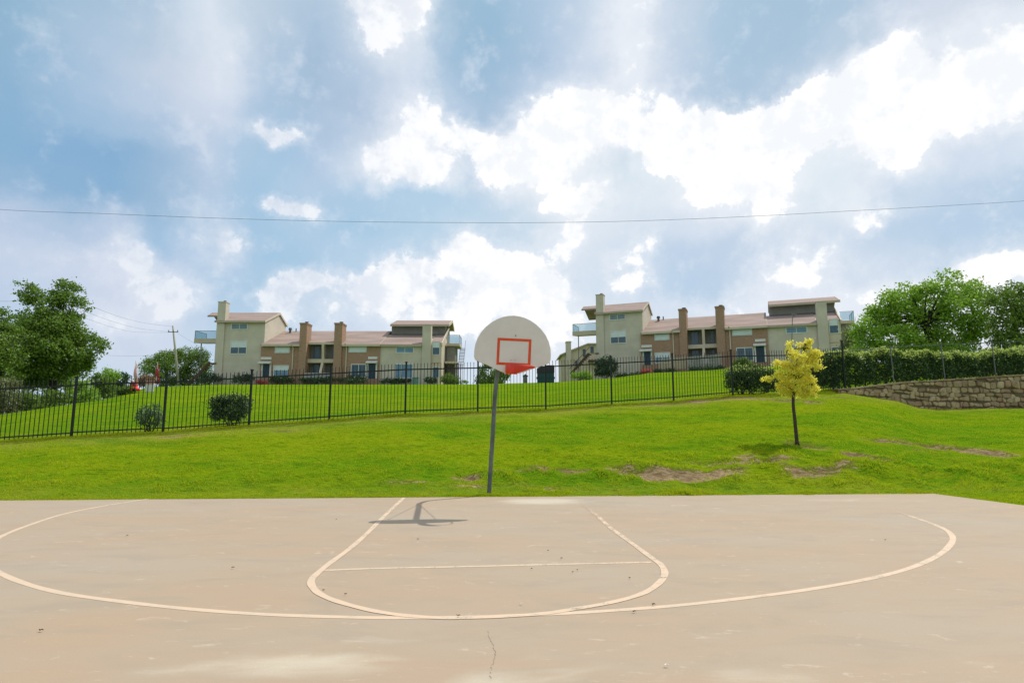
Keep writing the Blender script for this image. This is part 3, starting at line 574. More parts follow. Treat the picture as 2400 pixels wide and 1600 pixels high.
# ---------------------------------------------------------------- townhouse block (built once, copied for the second one)
Y0 = 87.5; O = P(503, 893, Y0)
def BX(u, d=0, v=835): return (P(u, v, Y0+d)-O).x
def BZ(v, d=0, u=760): return (P(u, v, Y0+d)-O).z
def block():
    t = thing('apartment_block', 'long townhouse block on the left with stucco towers at both ends and brick middle', 'building', O, 0, 'townhouse blocks on the hill')
    ZB = -3.0
    # left stucco tower
    xl, xr = BX(503), BX(620, 0, 790); ze = BZ(753, 0, 620); za = BZ(737, 5, 650); zb = BZ(763, 8, 670)
    MB().prism([(0,ZB),(8,ZB),(8,zb),(5,za),(0,ze)], xl, xr).build('tower_wall', 'stucco', t)
    r = MB().prism([(-.45,ze-.22),(-.45,ze+.02),(5,za+.30),(8.4,zb+.12),(8.4,zb-.12),(5,za+.04)][::-1], xl-.15, xr+.12)
    r.prism([(3.6,za-.62),(3.6,za-.38),(5,za+.31),(8.2,zb+.0),(8.2,zb-.2),(5,za+.05)][::-1], BX(489,4,745), xl-.16)
    r.build('roof', 'roofing', t)
    MB().box(xl+.1, xr+.1, -.50, -.46, ze-.26, ze-.02).build('fascia', 'fascia', t)
    MB().prism([(-.46,ze-.24),(5,za-.02),(8.4,zb-.2),(8.4,zb+.13),(5,za+.31),(-.46,ze+.03)], xr+.13, xr+.19).build('rake_board', 'cream', t)
    c = MB().box(BX(505), BX(523.5), -.22, .9, ZB, BZ(709, 0, 514)).build('chimney', 'stucco', t)
    MB().box(BX(504.2), BX(524.3), -.28, .96, BZ(709, 0, 514), BZ(707, 0, 514)).build('chimney_cap', 'stucco_trim', c)
    MB().tube([(BX(517), .3, BZ(708,0,514)), (BX(517), .3, BZ(704,0,514))], .22, 8).build('flue', 'metal_cap', c)
    def window(u0, u1, v0, v1, d, fr=.12, mull=1, blind=0.0, pane='pane', frame='white_trim', um=None, fd=.07):
        um = um or (u0+u1)/2; x0, x1 = BX(u0, d, (v0+v1)/2), BX(u1, d, (v0+v1)/2); z0, z1 = BZ(v1, d, um), BZ(v0, d, um)
        m = MB().box(x0-fr, x0, d-fd, d+.05, z0-fr, z1+fr).box(x1, x1+fr, d-fd, d+.05, z0-fr, z1+fr).box(x0, x1, d-fd, d+.05, z1, z1+fr).box(x0, x1, d-fd, d+.05, z0-fr, z0)
        for k in range(mull): xc = x0+(x1-x0)*(k+1)/(mull+1); m.box(xc-.035, xc+.035, d-.06, d+.04, z0+.001, z1-.001)
        w = m.build('window', frame, t)
        MB().box(x0+.002, x1-.002, d-.03, d+.03, z0+.002, z1-.002).build('pane', pane, w)
        if blind: MB().box(x0+.02, x1-.02, d-.045, d-.031, z1-(z1-z0)*blind, z1-.02).build('blind', 'blind', w)
        return w
    window(543.5, 579.5, 759.5, 771, 0, pane='pane_grey')
    window(541.5, 577.5, 800, 828, 0, blind=.5)
    # balcony on the left end and the stair below it
    bx0 = BX(466, 4, 800); zd = BZ(799, 4, 480)
    bal = MB().prism([(2.6,zd-.5),(6.2,zd-.15),(6.2,zd+.22),(2.6,zd+.22)], bx0, xl-.01).build('balcony', 'stucco_trim', t)
    rl = MB().box(bx0+.03, bx0+.09, 2.65, 6.1, zd+1.35, zd+1.42)
    for k in range(2): rl.box(bx0+.03, bx0+.09, 2.65+k*3.4, 2.71+k*3.4, zd+.22, zd+1.35)
    rl.box(bx0+.1, xl-.02, 2.65, 2.70, zd+1.35, zd+1.42); rl.build('railing', 'grey_metal', bal)
    MB().box(bx0+.045, bx0+.075, 2.75, 6.0, zd+.25, zd+1.33).box(bx0+.1, xl-.04, 2.665, 2.69, zd+.25, zd+1.33).build('glass', 'rail_glass', bal)
    MB().box(bx0+.75, bx0+.87, 3.2, 3.32, ZB, zd-.45).build('post', 'grey_metal', bal)
    st = MB(); zt = BZ(848, 3, 490); xs_ = BX(503, 3, 850)
    for k in range(11): st.box(xs_-.6-k*.30, xs_-.28-k*.30, 2.4, 3.6, zt-.35-k*.28, zt-.26-k*.28)
    st.prism([(xs_-3.7,zt-3.4),(xs_-3.3,zt-3.4),(xs_-.3,zt-.45),(xs_-.3,zt-.1),(xs_-.6,zt-.1)], 2.3, 2.38, 'y')
    st.prism([(xs_-3.7,zt-2.6),(xs_-.3,zt+.75),(xs_-.3,zt+.85),(xs_-3.7,zt-2.5)], 2.3, 2.36, 'y')
    st.box(xl-.6, xl+2.1, 2.2, 3.7, zt-.12, zt+.05) if False else None
    st.build('stair', 'timber', t)
    MB().box(BX(500), BX(510), -.35, -.02, BZ(853,0,505), BZ(850.5,0,505)).build('ledge', 'timber', t)
    # brick wing 1
    S = .385; dE = -.75; zE = BZ(806, dE, 650); zr = zE+S*(7.5-dE)
    def roof_z(d): return zE+S*(d-dE)
    x1, x2, x3, x4 = BX(610,-.3,850), BX(703,-.6,800), BX(784,-.6,800), BX(890,-.3,850)
    MB().box(x1, x2, -.3, 14, ZB, zE+.05).build('wing_wall', 'brick', t)
    MB().box(x3, x4, -.3, 14, ZB, zE+.05).build('wing_wall', 'brick', t)
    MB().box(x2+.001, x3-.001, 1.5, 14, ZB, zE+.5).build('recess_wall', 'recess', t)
    def rprism(xa, xb, d0, name='roof', mat='roofing', par=t, d1=7.5):
        th = .26; poly = [(d0, roof_z(d0)-th),(d0, roof_z(d0)),(d1, roof_z(d1)),(15, roof_z(7.5)-S*7.5),(15, roof_z(7.5)-S*7.5-th),(d1, roof_z(d1)-th-.1)]
        return MB().prism(poly[::-1], xa, xb).build(name, mat, par)
    rprism(BX(611.5,-.7,806), BX(703,-.6,806), dE); rprism(BX(703,-.6,806)+.001, BX(800,-.6,806), .25); rprism(BX(800,-.6,806)+.001, BX(890,-.6,806), dE)
    for a, b, d in ((BX(611.5,-.7), BX(702,-.6), dE), (BX(703,-.6), BX(783,-.6), .25), (BX(801,-.6), BX(890,-.6), dE)):
        MB().box(a+.01, b-.01, d-.04, d-.005, roof_z(d)-.32, roof_z(d)-.01).build('fascia', 'cream', t)
    window(646, 677.5, 814.5, 825.5, -.3, fr=.10, pane='pane_grey', frame='blind', blind=.96, mull=0)
    window(642.5, 675, 857.5, 880, -.3, blind=.45, pane='pane_blue')
    window(819, 857.5, 812.5, 824, -.3, fr=.10, pane='pane_grey', frame='blind', blind=.96, mull=0)
    window(824, 856.5, 854.5, 882, -.3, mull=1, pane='pane')
    def door(u0, u1, v0, v1, d, cu0, cu1, cv):
        x0, x1_ = BX(u0,d), BX(u1,d); z0, z1 = BZ(v1,d,(u0+u1)/2), BZ(v0,d,(u0+u1)/2)
        dr = MB().box(x0, x1_, d-.04, d+.05, z0, z1).build('door', 'dark_door', t)
        MB().box(x0-.22, x0-.001, d-.09, d+.04, z0, z1+.14).box(x1_+.001, x1_+.22, d-.09, d+.04, z0, z1+.14).box(x0, x1_, d-.09, d+.04, z1+.001, z1+.14).build('door_frame', 'white_trim', dr)
        MB().box(x0+.08, x0+.14, d-.09, d-.041, (z0+z1)/2-.15, (z0+z1)/2+.1).build('handle', 'metal_cap', dr)
        cx0, cx1 = BX(cu0,d), BX(cu1,d); zc = BZ(cv,d,(u0+u1)/2)
        MB().prism([(d+.01,zc+.0),(d-.75,zc-.30),(d-.75,zc-.42),(d+.01,zc-.42)][::-1], cx0, cx1).build('canopy', 'white_trim', t)
        MB().box(cx0+.25, cx1-.02, d-.16, d+.02, zc+.22, zc+.58).build('lintel', 'white_trim', t)
    door(617.8, 633.7, 852.5, 884, -.3, 608.5, 637.5, 846)
    door(864.5, 881.5, 851, 887, -.3, 859.5, 885.5, 845)
    for u, va, vb in ((685.3, 808, 875), (810.8, 806, 884)):
        x = BX(u,-.5,840); z1 = BZ(va,-.5,u); MB().tube([(x-.12,-.95,z1+.12),(x-.02,-.72,z1-.15),(x,-.42,z1-.45),(x,-.40,BZ(vb,-.5,u))], .085, 8).build('downspout', 'cream', t)
    # brick chimneys either side of the recess
    for (ua, ub, wa, wb) in ((702.5, 719, 688, 718.2), (783.7, 802, 780.5, 806.5)):
        xa, xb = BX(ua,-.6,780), BX(ub,-.6,780); zt_ = BZ(758.5,-.6,(ua+ub)/2)
        c = MB().box(xa, xb, -.62, 1.45, ZB, zt_).build('chimney', 'brick', t)
        MB().box(xa-.08, xb+.08, -.70, 1.53, zt_, zt_+.14).box(xa-.04, xb+.04, -.66, 1.49, zt_-.16, zt_-.001).build('chimney_cap', 'brick', c)
        MB().tube([((xa+xb)/2+.15,.3,zt_+.13),((xa+xb)/2+.15,.3,zt_+.32)], .2, 8).tube([((xa+xb)/2+.15,.3,zt_+.36),((xa+xb)/2+.15,.3,zt_+.42)], .3, 8).build('flue', 'metal_cap', c)
    xm = BX(757, .3, 830); zs = BZ(845.5, .3, 750)
    # recess: slab between storeys, slanted fins, glazed doors, railing
    MB().box(x2+.3, x3-.02, .25, 1.49, zs-.28, zs+.28).build('balcony', 'stucco_trim', t)
    MB().prism([(1.49,zs+.29),(1.49,roof_z(.25)-.3),(.05,roof_z(.25)-.34),(.35,zs+.29)][::-1], xm-.18, xm+.18).build('fin_wall', 'cream', t)
    MB().prism([(1.49,ZB),(1.49,zs-.29),(.2,zs-.29),(-.55,BZ(872,0,757)),(-.55,ZB)][::-1], xm-.2, xm+.14).build('fin_wall', 'cream', t)
    for xa, xb in ((x2+1.4, xm-.9), (xm+1.0, x3-.6)):
        for za_, zb_ in ((zs+.3, zs+2.35), (ZB+2.9, zs-.5)):
            w = MB().box(xa-.08, xb+.08, 1.42, 1.49, za_, zb_+.08).build('glazed_door', 'recess', t)
            MB().box(xa, (xa+xb)/2-.03, 1.39, 1.419, za_+.05, zb_).box((xa+xb)/2+.03, xb, 1.39, 1.419, za_+.05, zb_).build('pane', 'pane', w)
    rw = MB(); zr0 = BZ(877, -.7, 745)
    for k in range(26): x = BX(715,-.7,874)+k*.158; rw.box(x-.03, x+.03, -.80, -.76, zr0-.55, zr0+.22)
    rw.box(BX(714,-.7,874), BX(778,-.7,874), -.75, -.71, zr0+.14, zr0+.20); rw.box(BX(714,-.7,874), BX(778,-.7,874), -.75, -.71, zr0-.4, zr0-.34)
    rw.build('patio_railing', 'rail_white', t)
    # roof vents
    MB().tube([(BX(676,6),6.2,roof_z(6.2)-.1),(BX(676,6),6.2,roof_z(6.2)+.5)], .18, 8).tube([(BX(676,6),6.2,roof_z(6.2)+.5),(BX(676,6),6.2,roof_z(6.2)+.8)], [.3,.22], 10).build('roof_vent', 'metal_cap', t)
    MB().tube([(BX(691,7),7,roof_z(7)-.1),(BX(691,7),7,roof_z(7)+.55)], .09, 8).build('roof_vent', 'metal_cap', t)
    # right stucco wing
    x5, x6 = BX(989,-.3,850), BX(1034,-.15,850)
    zE2 = BZ(807.5, -.5, 940); dr_ = zE2-roof_z(-.5)
    dc = 5.2; zc0 = roof_z(dc)+dr_; zc1 = BZ(765, dc, 950); dt = 9.6; zt2 = BZ(751.5, dt, 980)
    MB().box(x4+.001, x5-.001, -.15, 12, ZB, zE2-.02).build('end_wall', 'stucco', t)
    MB().prism([(.1,ZB),(12,ZB),(12,zE2),(dc,zE2+S*(dc+.5)-.1),(.1,zE2+.1)], x5+.001, x6).build('end_wall', 'stucco_trim', t)
    poly = [(-.5,zE2-.2),(-.5,zE2+.06),(dc+.3,zE2+.06+S*(dc+.8)),(dc+.3,zE2-.2+S*(dc+.8))]
    MB().prism(poly[::-1], BX(891,-.5,808), BX(989,-.5,808)).build('roof', 'roofing', t)
    poly2 = [(0.4,zE2+.14),(0.4,zE2+.42),(dc+.3,zE2+.06+S*(dc+.8)),(dc+.3,zE2-.2+S*(dc+.8))]
    MB().prism(poly2[::-1], BX(1009,-.5,808), BX(1035.5,-.5,808)).build('roof', 'roofing', t)
    MB().box(BX(891.5,-.5,808), BX(988,-.5,808), -.55, -.51, zE2-.26, zE2+.02).build('fascia', 'fascia', t)
    MB().prism([(-.55,zE2-.26),(dc,zE2-.26+S*(dc+.5)),(dc,zE2+.14+S*(dc+.5)),(-.55,zE2+.12)], BX(889.2,-.5,808), BX(890.9,-.5,808)).build('rake_board', 'cream', t)
    MB().prism([(-.35,zE2-.1),(.1,zE2-.1),(9,zE2+.2+S*9.1),(9,zE2+.62+S*9.1),(5,zE2+.5+S*5),(-.35,zE2+.3)], x6+.001, x6+.16).build('rake_board', 'cream', t)
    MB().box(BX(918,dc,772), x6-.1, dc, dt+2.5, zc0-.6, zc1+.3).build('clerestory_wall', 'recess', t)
    MB().box(BX(918,dc,780), x6-.12, dc-.06, dc-.003, zc0-.05, zc0+.22).build('flashing', 'metal_cap', t)
    MB().prism([(dc-.8,zc1-.05),(dc-.8,zc1+.22),(dt,zt2+.06),(dt+3,zt2-1.0),(dt+3,zt2-1.3),(dt,zt2-.26)][::-1], BX(917,dc,758), BX(1056,dc+2,758)).build('roof', 'roofing', t)
    MB().box(BX(917,dc,758), BX(1055,dc,758), dc-.84, dc-.805, zc1-.10, zc1+.17).build('fascia', 'fascia', t)
    MB().prism([(dc-.85,zc1-.12),(dt,zt2-.34),(dt+3,zt2-1.4),(dt+3,zt2-.95),(dt,zt2+.1),(dc-.85,zc1+.26)], BX(1056,dc+2,758)+.001, BX(1056,dc+2,758)+.12).build('rake_board', 'cream', t)
    c = MB().box(x5, BX(1009.2,-.3,850), -.45, .9, ZB, BZ(762,-.4,998)).build('chimney', 'stucco', t)
    MB().box(x5-.05, BX(1009.2,-.3,850)+.05, -.5, .95, BZ(762,-.4,998), BZ(761,-.4,998)).build('chimney_cap', 'stucco_trim', c)
    window(929.5, 968.5, 814.5, 825.5, -.15, pane='pane_blue')
    window(927.5, 966.5, 854, 884, -.15, mull=2, pane='pane_blue')
    window(1014.5, 1030, 801.5, 830.5, .1, blind=.45, fr=.09, mull=0)
    MB().box(BX(1011,0,838), x6-.3, -.02, .09, BZ(850,0,1022), BZ(847,0,1022)).build('ledge', 'stucco_trim', t)
    window(1015, 1028, 861, 886, .1, pane='pane', fr=.1, mull=0)
    # right end: roof deck over a lean-to, balcony with glass railing
    xe0, xe1 = x6+.17, BX(1079,6,808); zd = BZ(806.5,6,1062)
    bal = MB().box(xe0, xe1, 4.6, 9, zd-.42, zd).build('balcony', 'stucco_trim', t)
    m = MB().box(xe1-.08, xe1-.02, 4.65, 8.9, zd+1.25, zd+1.32).box(xe0+.3, xe1-.09, 4.65, 4.7, zd+1.25, zd+1.3)
    for k in range(3): m.box(xe1-.08, xe1-.02, 4.65+k*2.05, 4.71+k*2.05, zd+.001, zd+1.249)
    m.build('railing', 'grey_metal', bal)
    MB().box(xe1-.065, xe1-.035, 4.75, 8.8, zd+.05, zd+1.22).box(xe0+.35, xe1-.1, 4.665, 4.69, zd+.05, zd+1.22).build('glass', 'rail_glass', bal)
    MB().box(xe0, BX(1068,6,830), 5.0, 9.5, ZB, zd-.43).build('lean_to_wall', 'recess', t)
    z2 = BZ(849,5,1055); MB().box(xe0, xe1-.2, 3.4, 4.99, z2-.3, z2).build('porch_roof', 'stucco_trim', t)
    for x in (xe0+.5, xe0+2.0, xe1-.35): MB().box(x, x+.14, 3.5, 3.64, ZB, z2-.31).build('post', 'timber', t)
    m = MB()
    for k in range(9): x = xe0+.1+k*.30; m.box(x, x+.05, 4.9, 4.96, ZB, z2-.31)
    m.build('trellis', 'timber', t)
    st = MB(); xs0 = xe1+.05
    for k in range(14): st.box(xs0-.25, xs0+.55, 5.0+k*.27, 5.3+k*.27, zd-3.9+k*.27, zd-3.84+k*.27)
    st.prism([(4.9,zd-4.0),(5.3,zd-4.0),(8.9,zd-.3),(8.9,zd-.05),(8.6,zd-.05)], xs0-.3, xs0-.26); st.prism([(4.9,zd-2.9),(8.7,zd+.9),(8.7,zd+1.0),(4.9,zd-2.8)], xs0+.55, xs0+.6)
    st.build('stair', 'grey_metal', t)
    return t
b1 = block()
b2 = copy_tree(b1)
b2.location = (13.24, 91.48, 9.36); b2.rotation_euler = (0, 0, -.3967)
b2['label'] = 'townhouse block on the right, angled and standing higher, behind the yellow tree'

# ---------------------------------------------------------------- third house glimpsed between the blocks
def far_house():
    Yh = 118.0; o = P(1320, 895, Yh); t = thing('townhouse', 'tan gabled house half hidden behind the right block, with a pale chimney', 'building', o)
    X = lambda u, d=0: (P(u, 850, Yh+d)-o).x
    Z = lambda v, d=0, u=1360: (P(u, v, Yh+d)-o).z
    x0, x1, x2, x3 = X(1318), X(1330), X(1378), X(1412)
    MB().prism([(x0,-3),(x3,-3),(x3,Z(806)),(x2,Z(806)),(X(1338),Z(822)),(x0,Z(832))], 0, 9, 'y').build('wall', 'stucco_trim', t)
    MB().prism([(x0-.5,Z(834)),(X(1338),Z(823.5)),(x2,Z(807.5)),(x3+.5,Z(807.5)),(x3+.5,Z(804.5)),(x2,Z(804.5)),(X(1338),Z(820)),(x0-.5,Z(831))], -.5, 9.5, 'y').build('roof', 'fascia', t)
    c = MB().box(X(1326.5), X(1338), -.9, .6, -3, Z(803.5,0,1332)).build('chimney', 'stucco', t)
    MB().box(X(1325.8), X(1338.8), -1, .7, Z(803.5,0,1332), Z(801,0,1332)).build('chimney_cap', 'stucco_trim', c)
    for u0, u1, v0, v1 in ((1366,1373,818,836),(1348,1354,845,862),(1384,1392,812,828)):
        w = MB().box(X(u0)-.1, X(u1)+.1, -.08, .02, Z(v1)-.1, Z(v0)+.1).build('window', 'stucco', t); MB().box(X(u0), X(u1), -.11, -.081, Z(v1), Z(v0)).build('pane', 'pane', w)
    MB().box(X(1378), X(1403), -1.6, -.01, Z(848), Z(845)).box(X(1378), X(1379.5), -1.6, -1.5, -3, Z(848.1)).box(X(1401), X(1402.5), -1.6, -1.5, -3, Z(848.1)).build('porch', 'timber', t)
far_house()

# ---------------------------------------------------------------- basketball hoop
def hoop():
    base = G(1146, 1161); base.y += .06; base.z = g1(base.x, base.y)
    t = thing('basketball_hoop', 'basketball hoop on a leaning grey gooseneck pole at the court edge', 'basketball hoop', base)
    Yb = 10.7; bc = P(1202, 812, Yb)-base            # board centre, local
    top = P(1163, 884, base.y)-base
    pts = [Vector((0,0,-.3)), Vector((0,0,0)), top*.5, top*.88, top+Vector((.02,-.02,.02)), top+Vector((.05,-.12,.20)), top+Vector((.10,-.34,.36)), top+Vector((.19,-.75,.42)), Vector((bc.x-.02, bc.y+.12, bc.z-.02))]
    MB().tube(spline(pts, 6), .047, 16).build('pole', matte('pole_metal', (.16,.18,.155,1), .6, .35, 6, .2, 30, metal=.2, stretch=(1,1,.6), col2=(.075,.09,.078,1)), t, True)
    # fan shaped board
    half = [(0,.565),(.10,.557),(.20,.533),(.30,.490),(.40,.428),(.50,.340),(.585,.235),(.645,.12),(.680,.0),(.692,-.11),(.690,-.215),(.672,-.262),(.60,-.300),(.45,-.352),(.32,-.405),(.22,-.448),(.13,-.478),(.06,-.492),(0,-.495)]
    poly = [(x, z) for x, z in half]+[(-x, z) for x, z in half[::-1][1:-1]]
    poly = poly[::-1] if False else poly
    rot = Matrix.Rotation(R(-2.2), 3, 'Y').inverted() if False else Matrix.Rotation(R(1.9), 3, 'Y')
    bt = bpy.data.objects.new('backboard', None)
    def place(o, par=t):
        o.parent = par; o.location = bc; o.rotation_euler = (0, R(2.6), R(1.5)); return o
    bb = place(MB().prism(poly, -.018, .018, 'y').build('backboard', 'board', None, False, .006)); bb['label'] = 'off white fan shaped board with stained face'
    bpy.data.objects.remove(bt)
    rim_edge = MB(); n = len(poly)
    for i in range(n):
        a, b = poly[i], poly[(i+1)%n]; k = .965
        rim_edge.add([(a[0],.0185,a[1]),(b[0],.0185,b[1]),(b[0],.05,b[1]),(a[0],.05,a[1]),(a[0]*k,.0185,a[1]*k),(b[0]*k,.0185,b[1]*k),(b[0]*k,.05,b[1]*k),(a[0]*k,.05,a[1]*k)], [(0,1,2,3),(7,6,5,4),(3,2,6,7)])
    rim_edge.build('board_flange', 'board_edge', bb)
    q = MB(); x0, x1, z0, z1, w = -.283, .330, -.342, .146, .047
    q.box(x0, x1, -.021, -.0185, z1-w, z1).box(x0, x0+w, -.021, -.0185, z0+w, z1-w).box(x1-w, x1, -.021, -.0185, z0+w, z1-w).box(x0, x1, -.021, -.0185, z0, z0+w)
    q.build('target_square', 'orange', bb)
    q = MB()
    for bx_, bz_ in ((.042,.20),): q.box(bx_-.008, bx_+.008, -.024, -.0185, bz_-.016, bz_+.014)
    for bx_, bz_ in ((-.02,-.25),(.05,-.25)): q.tube([(bx_,-.0185,bz_),(bx_,-.024,bz_)], .007, 8)
    q.build('bolt', 'grey_metal', bb)
    # bent rim with its bracket and a sheet metal skirt
    rb = place(MB().box(-.115, .10, -.045, -.0215, -.50, -.345).box(-.112, -.094, -.20, -.0455, -.49, -.36).box(.075, .093, -.20, -.0455, -.49, -.36).build('rim_bracket', 'rim_red', None, False, .003))
    cx, cy, rr = .145, -.30, .245
    ring = []
    for k in range(41):
        a = 2*math.pi*k/40; ring.append((cx+rr*math.cos(a), cy+rr*.98*math.sin(a), -.378-.010*math.cos(a)))
    place(MB().tube(ring, .010, 8, False).build('rim', 'rim_red', None, True))
    prof = [(-.115,-.530),(.0,-.532),(.09,-.515),(.2,-.478),(.3,-.432),(.36,-.402),(.41,-.385)]
    sk = MB(); V = []; nn = 28
    for k in range(nn+1):
        a = math.pi+math.pi*k/nn; x = cx+(rr+.012)*math.cos(a); y = cy+(rr+.012)*math.sin(a)
        zb = float(np.interp(x, [p[0] for p in prof], [p[1] for p in prof])); zt_ = -.366-.010*math.cos(a)
        s = (zt_-zb)*.25; V += [(x, y, zt_), (x-(x-cx)*s*1.2, y+s*.8, zb), ]
    sk.add(V, [(2*i, 2*i+1, 2*i+3, 2*i+2) for i in range(nn)])
    so_ = place(sk.build('rim_skirt', 'rim_red', None, True)); md = so_.modifiers.new('s', 'SOLIDIFY'); md.thickness = .006
    for s_ in (-.42, .42):
        MB().tube([bc+Vector((s_,.06,.12)), top+Vector((.10,-.36,.36))], .007, 8).build('brace', 'grey_metal', t)
hoop()

# ---------------------------------------------------------------- iron fence
def fx(u):
    a = (u-1200)/F; return a*FA/(1-FB*a)
def fence():
    us = [177,389,588,774,951,1120,1279,1433,1578,1717,1850,1981]
    xs = [fx(177)-7.4, fx(177)-4.93, fx(177)-2.46]+[fx(u) for u in us]
    xs[3:] = [x*.998 for x in xs[3:]]
    t = thing('iron_fence', 'black iron picket fence running along the slope below the houses', 'fence', (0, FA, 0))
    H = [1.80]*(len(xs)-1)+[2.05]
    def zf(x): yy = FA+FB*x; return float(np.interp(x/yy, A1b, E1b))
    for x, h in zip(xs, H):
        y = FB*x; z = zf(x)
        MB().box(x-.029, x+.029, y-.029, y+.029, z-.35, z+h).prism([(x-.042,y-.042),(x+.042,y-.042),(x+.042,y+.042),(x-.042,y+.042)], z+h, z+h+.03, 'z').build('post', 'iron', t)
    for i in range(len(xs)-1):
        xa, xb = xs[i]+.034, xs[i+1]-.034; za, zb = zf(xa), zf(xb); hh = 1.60; m = MB(); dz = random.uniform(-.015,.015)
        def rail(h, s=.02):
            ya, yb = FB*xa, FB*xb
            m.add([(xa,ya-s*.7,za+h-s),(xb,yb-s*.7,zb+h-s),(xb,yb+s*.7,zb+h-s),(xa,ya+s*.7,za+h-s),(xa,ya-s*.7,za+h+s),(xb,yb-s*.7,zb+h+s),(xb,yb+s*.7,zb+h+s),(xa,ya+s*.7,za+h+s)],
                  [(0,3,2,1),(4,5,6,7),(0,1,5,4),(1,2,6,5),(2,3,7,6),(3,0,4,7)])
        rail(hh-.03+dz, .021); rail(.14+dz, .019)
        n = max(3, int(round((xb-xa)*1.032/.118)))
        for k in range(1, n):
            f = k/n; x = xa+(xb-xa)*f; y = FB*x; z = za+(zb-za)*f; s = .0082; zt_ = z+hh+.13
            m.box(x-s, x+s, y-s, y+s, z+.05, zt_)
            m.add([(x-.015,y,zt_),(x,y-.015,zt_),(x+.015,y,zt_),(x,y+.015,zt_),(x,y,zt_+.06),(x,y,zt_-.02)], [(0,1,4),(1,2,4),(2,3,4),(3,0,4),(1,0,5),(2,1,5),(3,2,5),(0,3,5)])
        m.build('picket_panel', 'iron', t)
fence()
def wall_top(x):
    yy = FA+FB*x; return float(np.interp(x/yy, A1b, E1b))
def mesh_fence():
    t = thing('chain_link_fence', 'dark chain link fence standing on the stone wall in front of the hedge', 'fence', (0, FA, 0))
    xs = [fx(1981)*.998+.05, fx(2105), fx(2226), fx(2347), fx(2480), fx(2620), fx(2780)]
    for x in xs[1:]:
        z = wall_top(x); MB().tube([(x-.06,FB*x+.2,z-.1),(x-.09,FB*x+.2,z+1.70)], .024, 8).build('post', 'grey_metal', t)
    for a, b in zip(xs[:-1], xs[1:]):
        za, zb = wall_top(a), wall_top(b); m = MB()
        m.tube([(a-.06,FB*a+.2,za+1.62),(b-.06,FB*b+.2,zb+1.62)], .014, 6)
        L = b-a; H = 1.55; st = .11; off = -H
        while off < L:
            for sgn in (1, -1):
                x0 = off if sgn > 0 else off+H; x1 = off+H if sgn > 0 else off; z0, z1 = 0.0, H
                p0 = [x0, z0]; p1 = [x1, z1]
                lo, hi = 0.0, 1.0; dx = x1-x0
                for bound, s_ in ((0, 1), (L, -1)):
                    tt = (bound-x0)/dx
                    if dx*s_ > 0: lo = max(lo, tt)
                    else: hi = min(hi, tt)
                if lo >= hi: continue
                pa = (x0+dx*lo, H*lo); pb = (x0+dx*hi, H*hi)
                f = lambda p: Vector((a+p[0], FB*(a+p[0])+.2, za+(zb-za)*p[0]/L+.05+p[1]))
                A_, B_ = f(pa), f(pb); w = .0016; m.add([A_+Vector((-w,0,w)), A_+Vector((w,0,-w)), B_+Vector((w,0,-w)), B_+Vector((-w,0,w))], [(0,1,2,3)])
            off += st
        m.build('mesh_panel', 'iron', t)
mesh_fence()

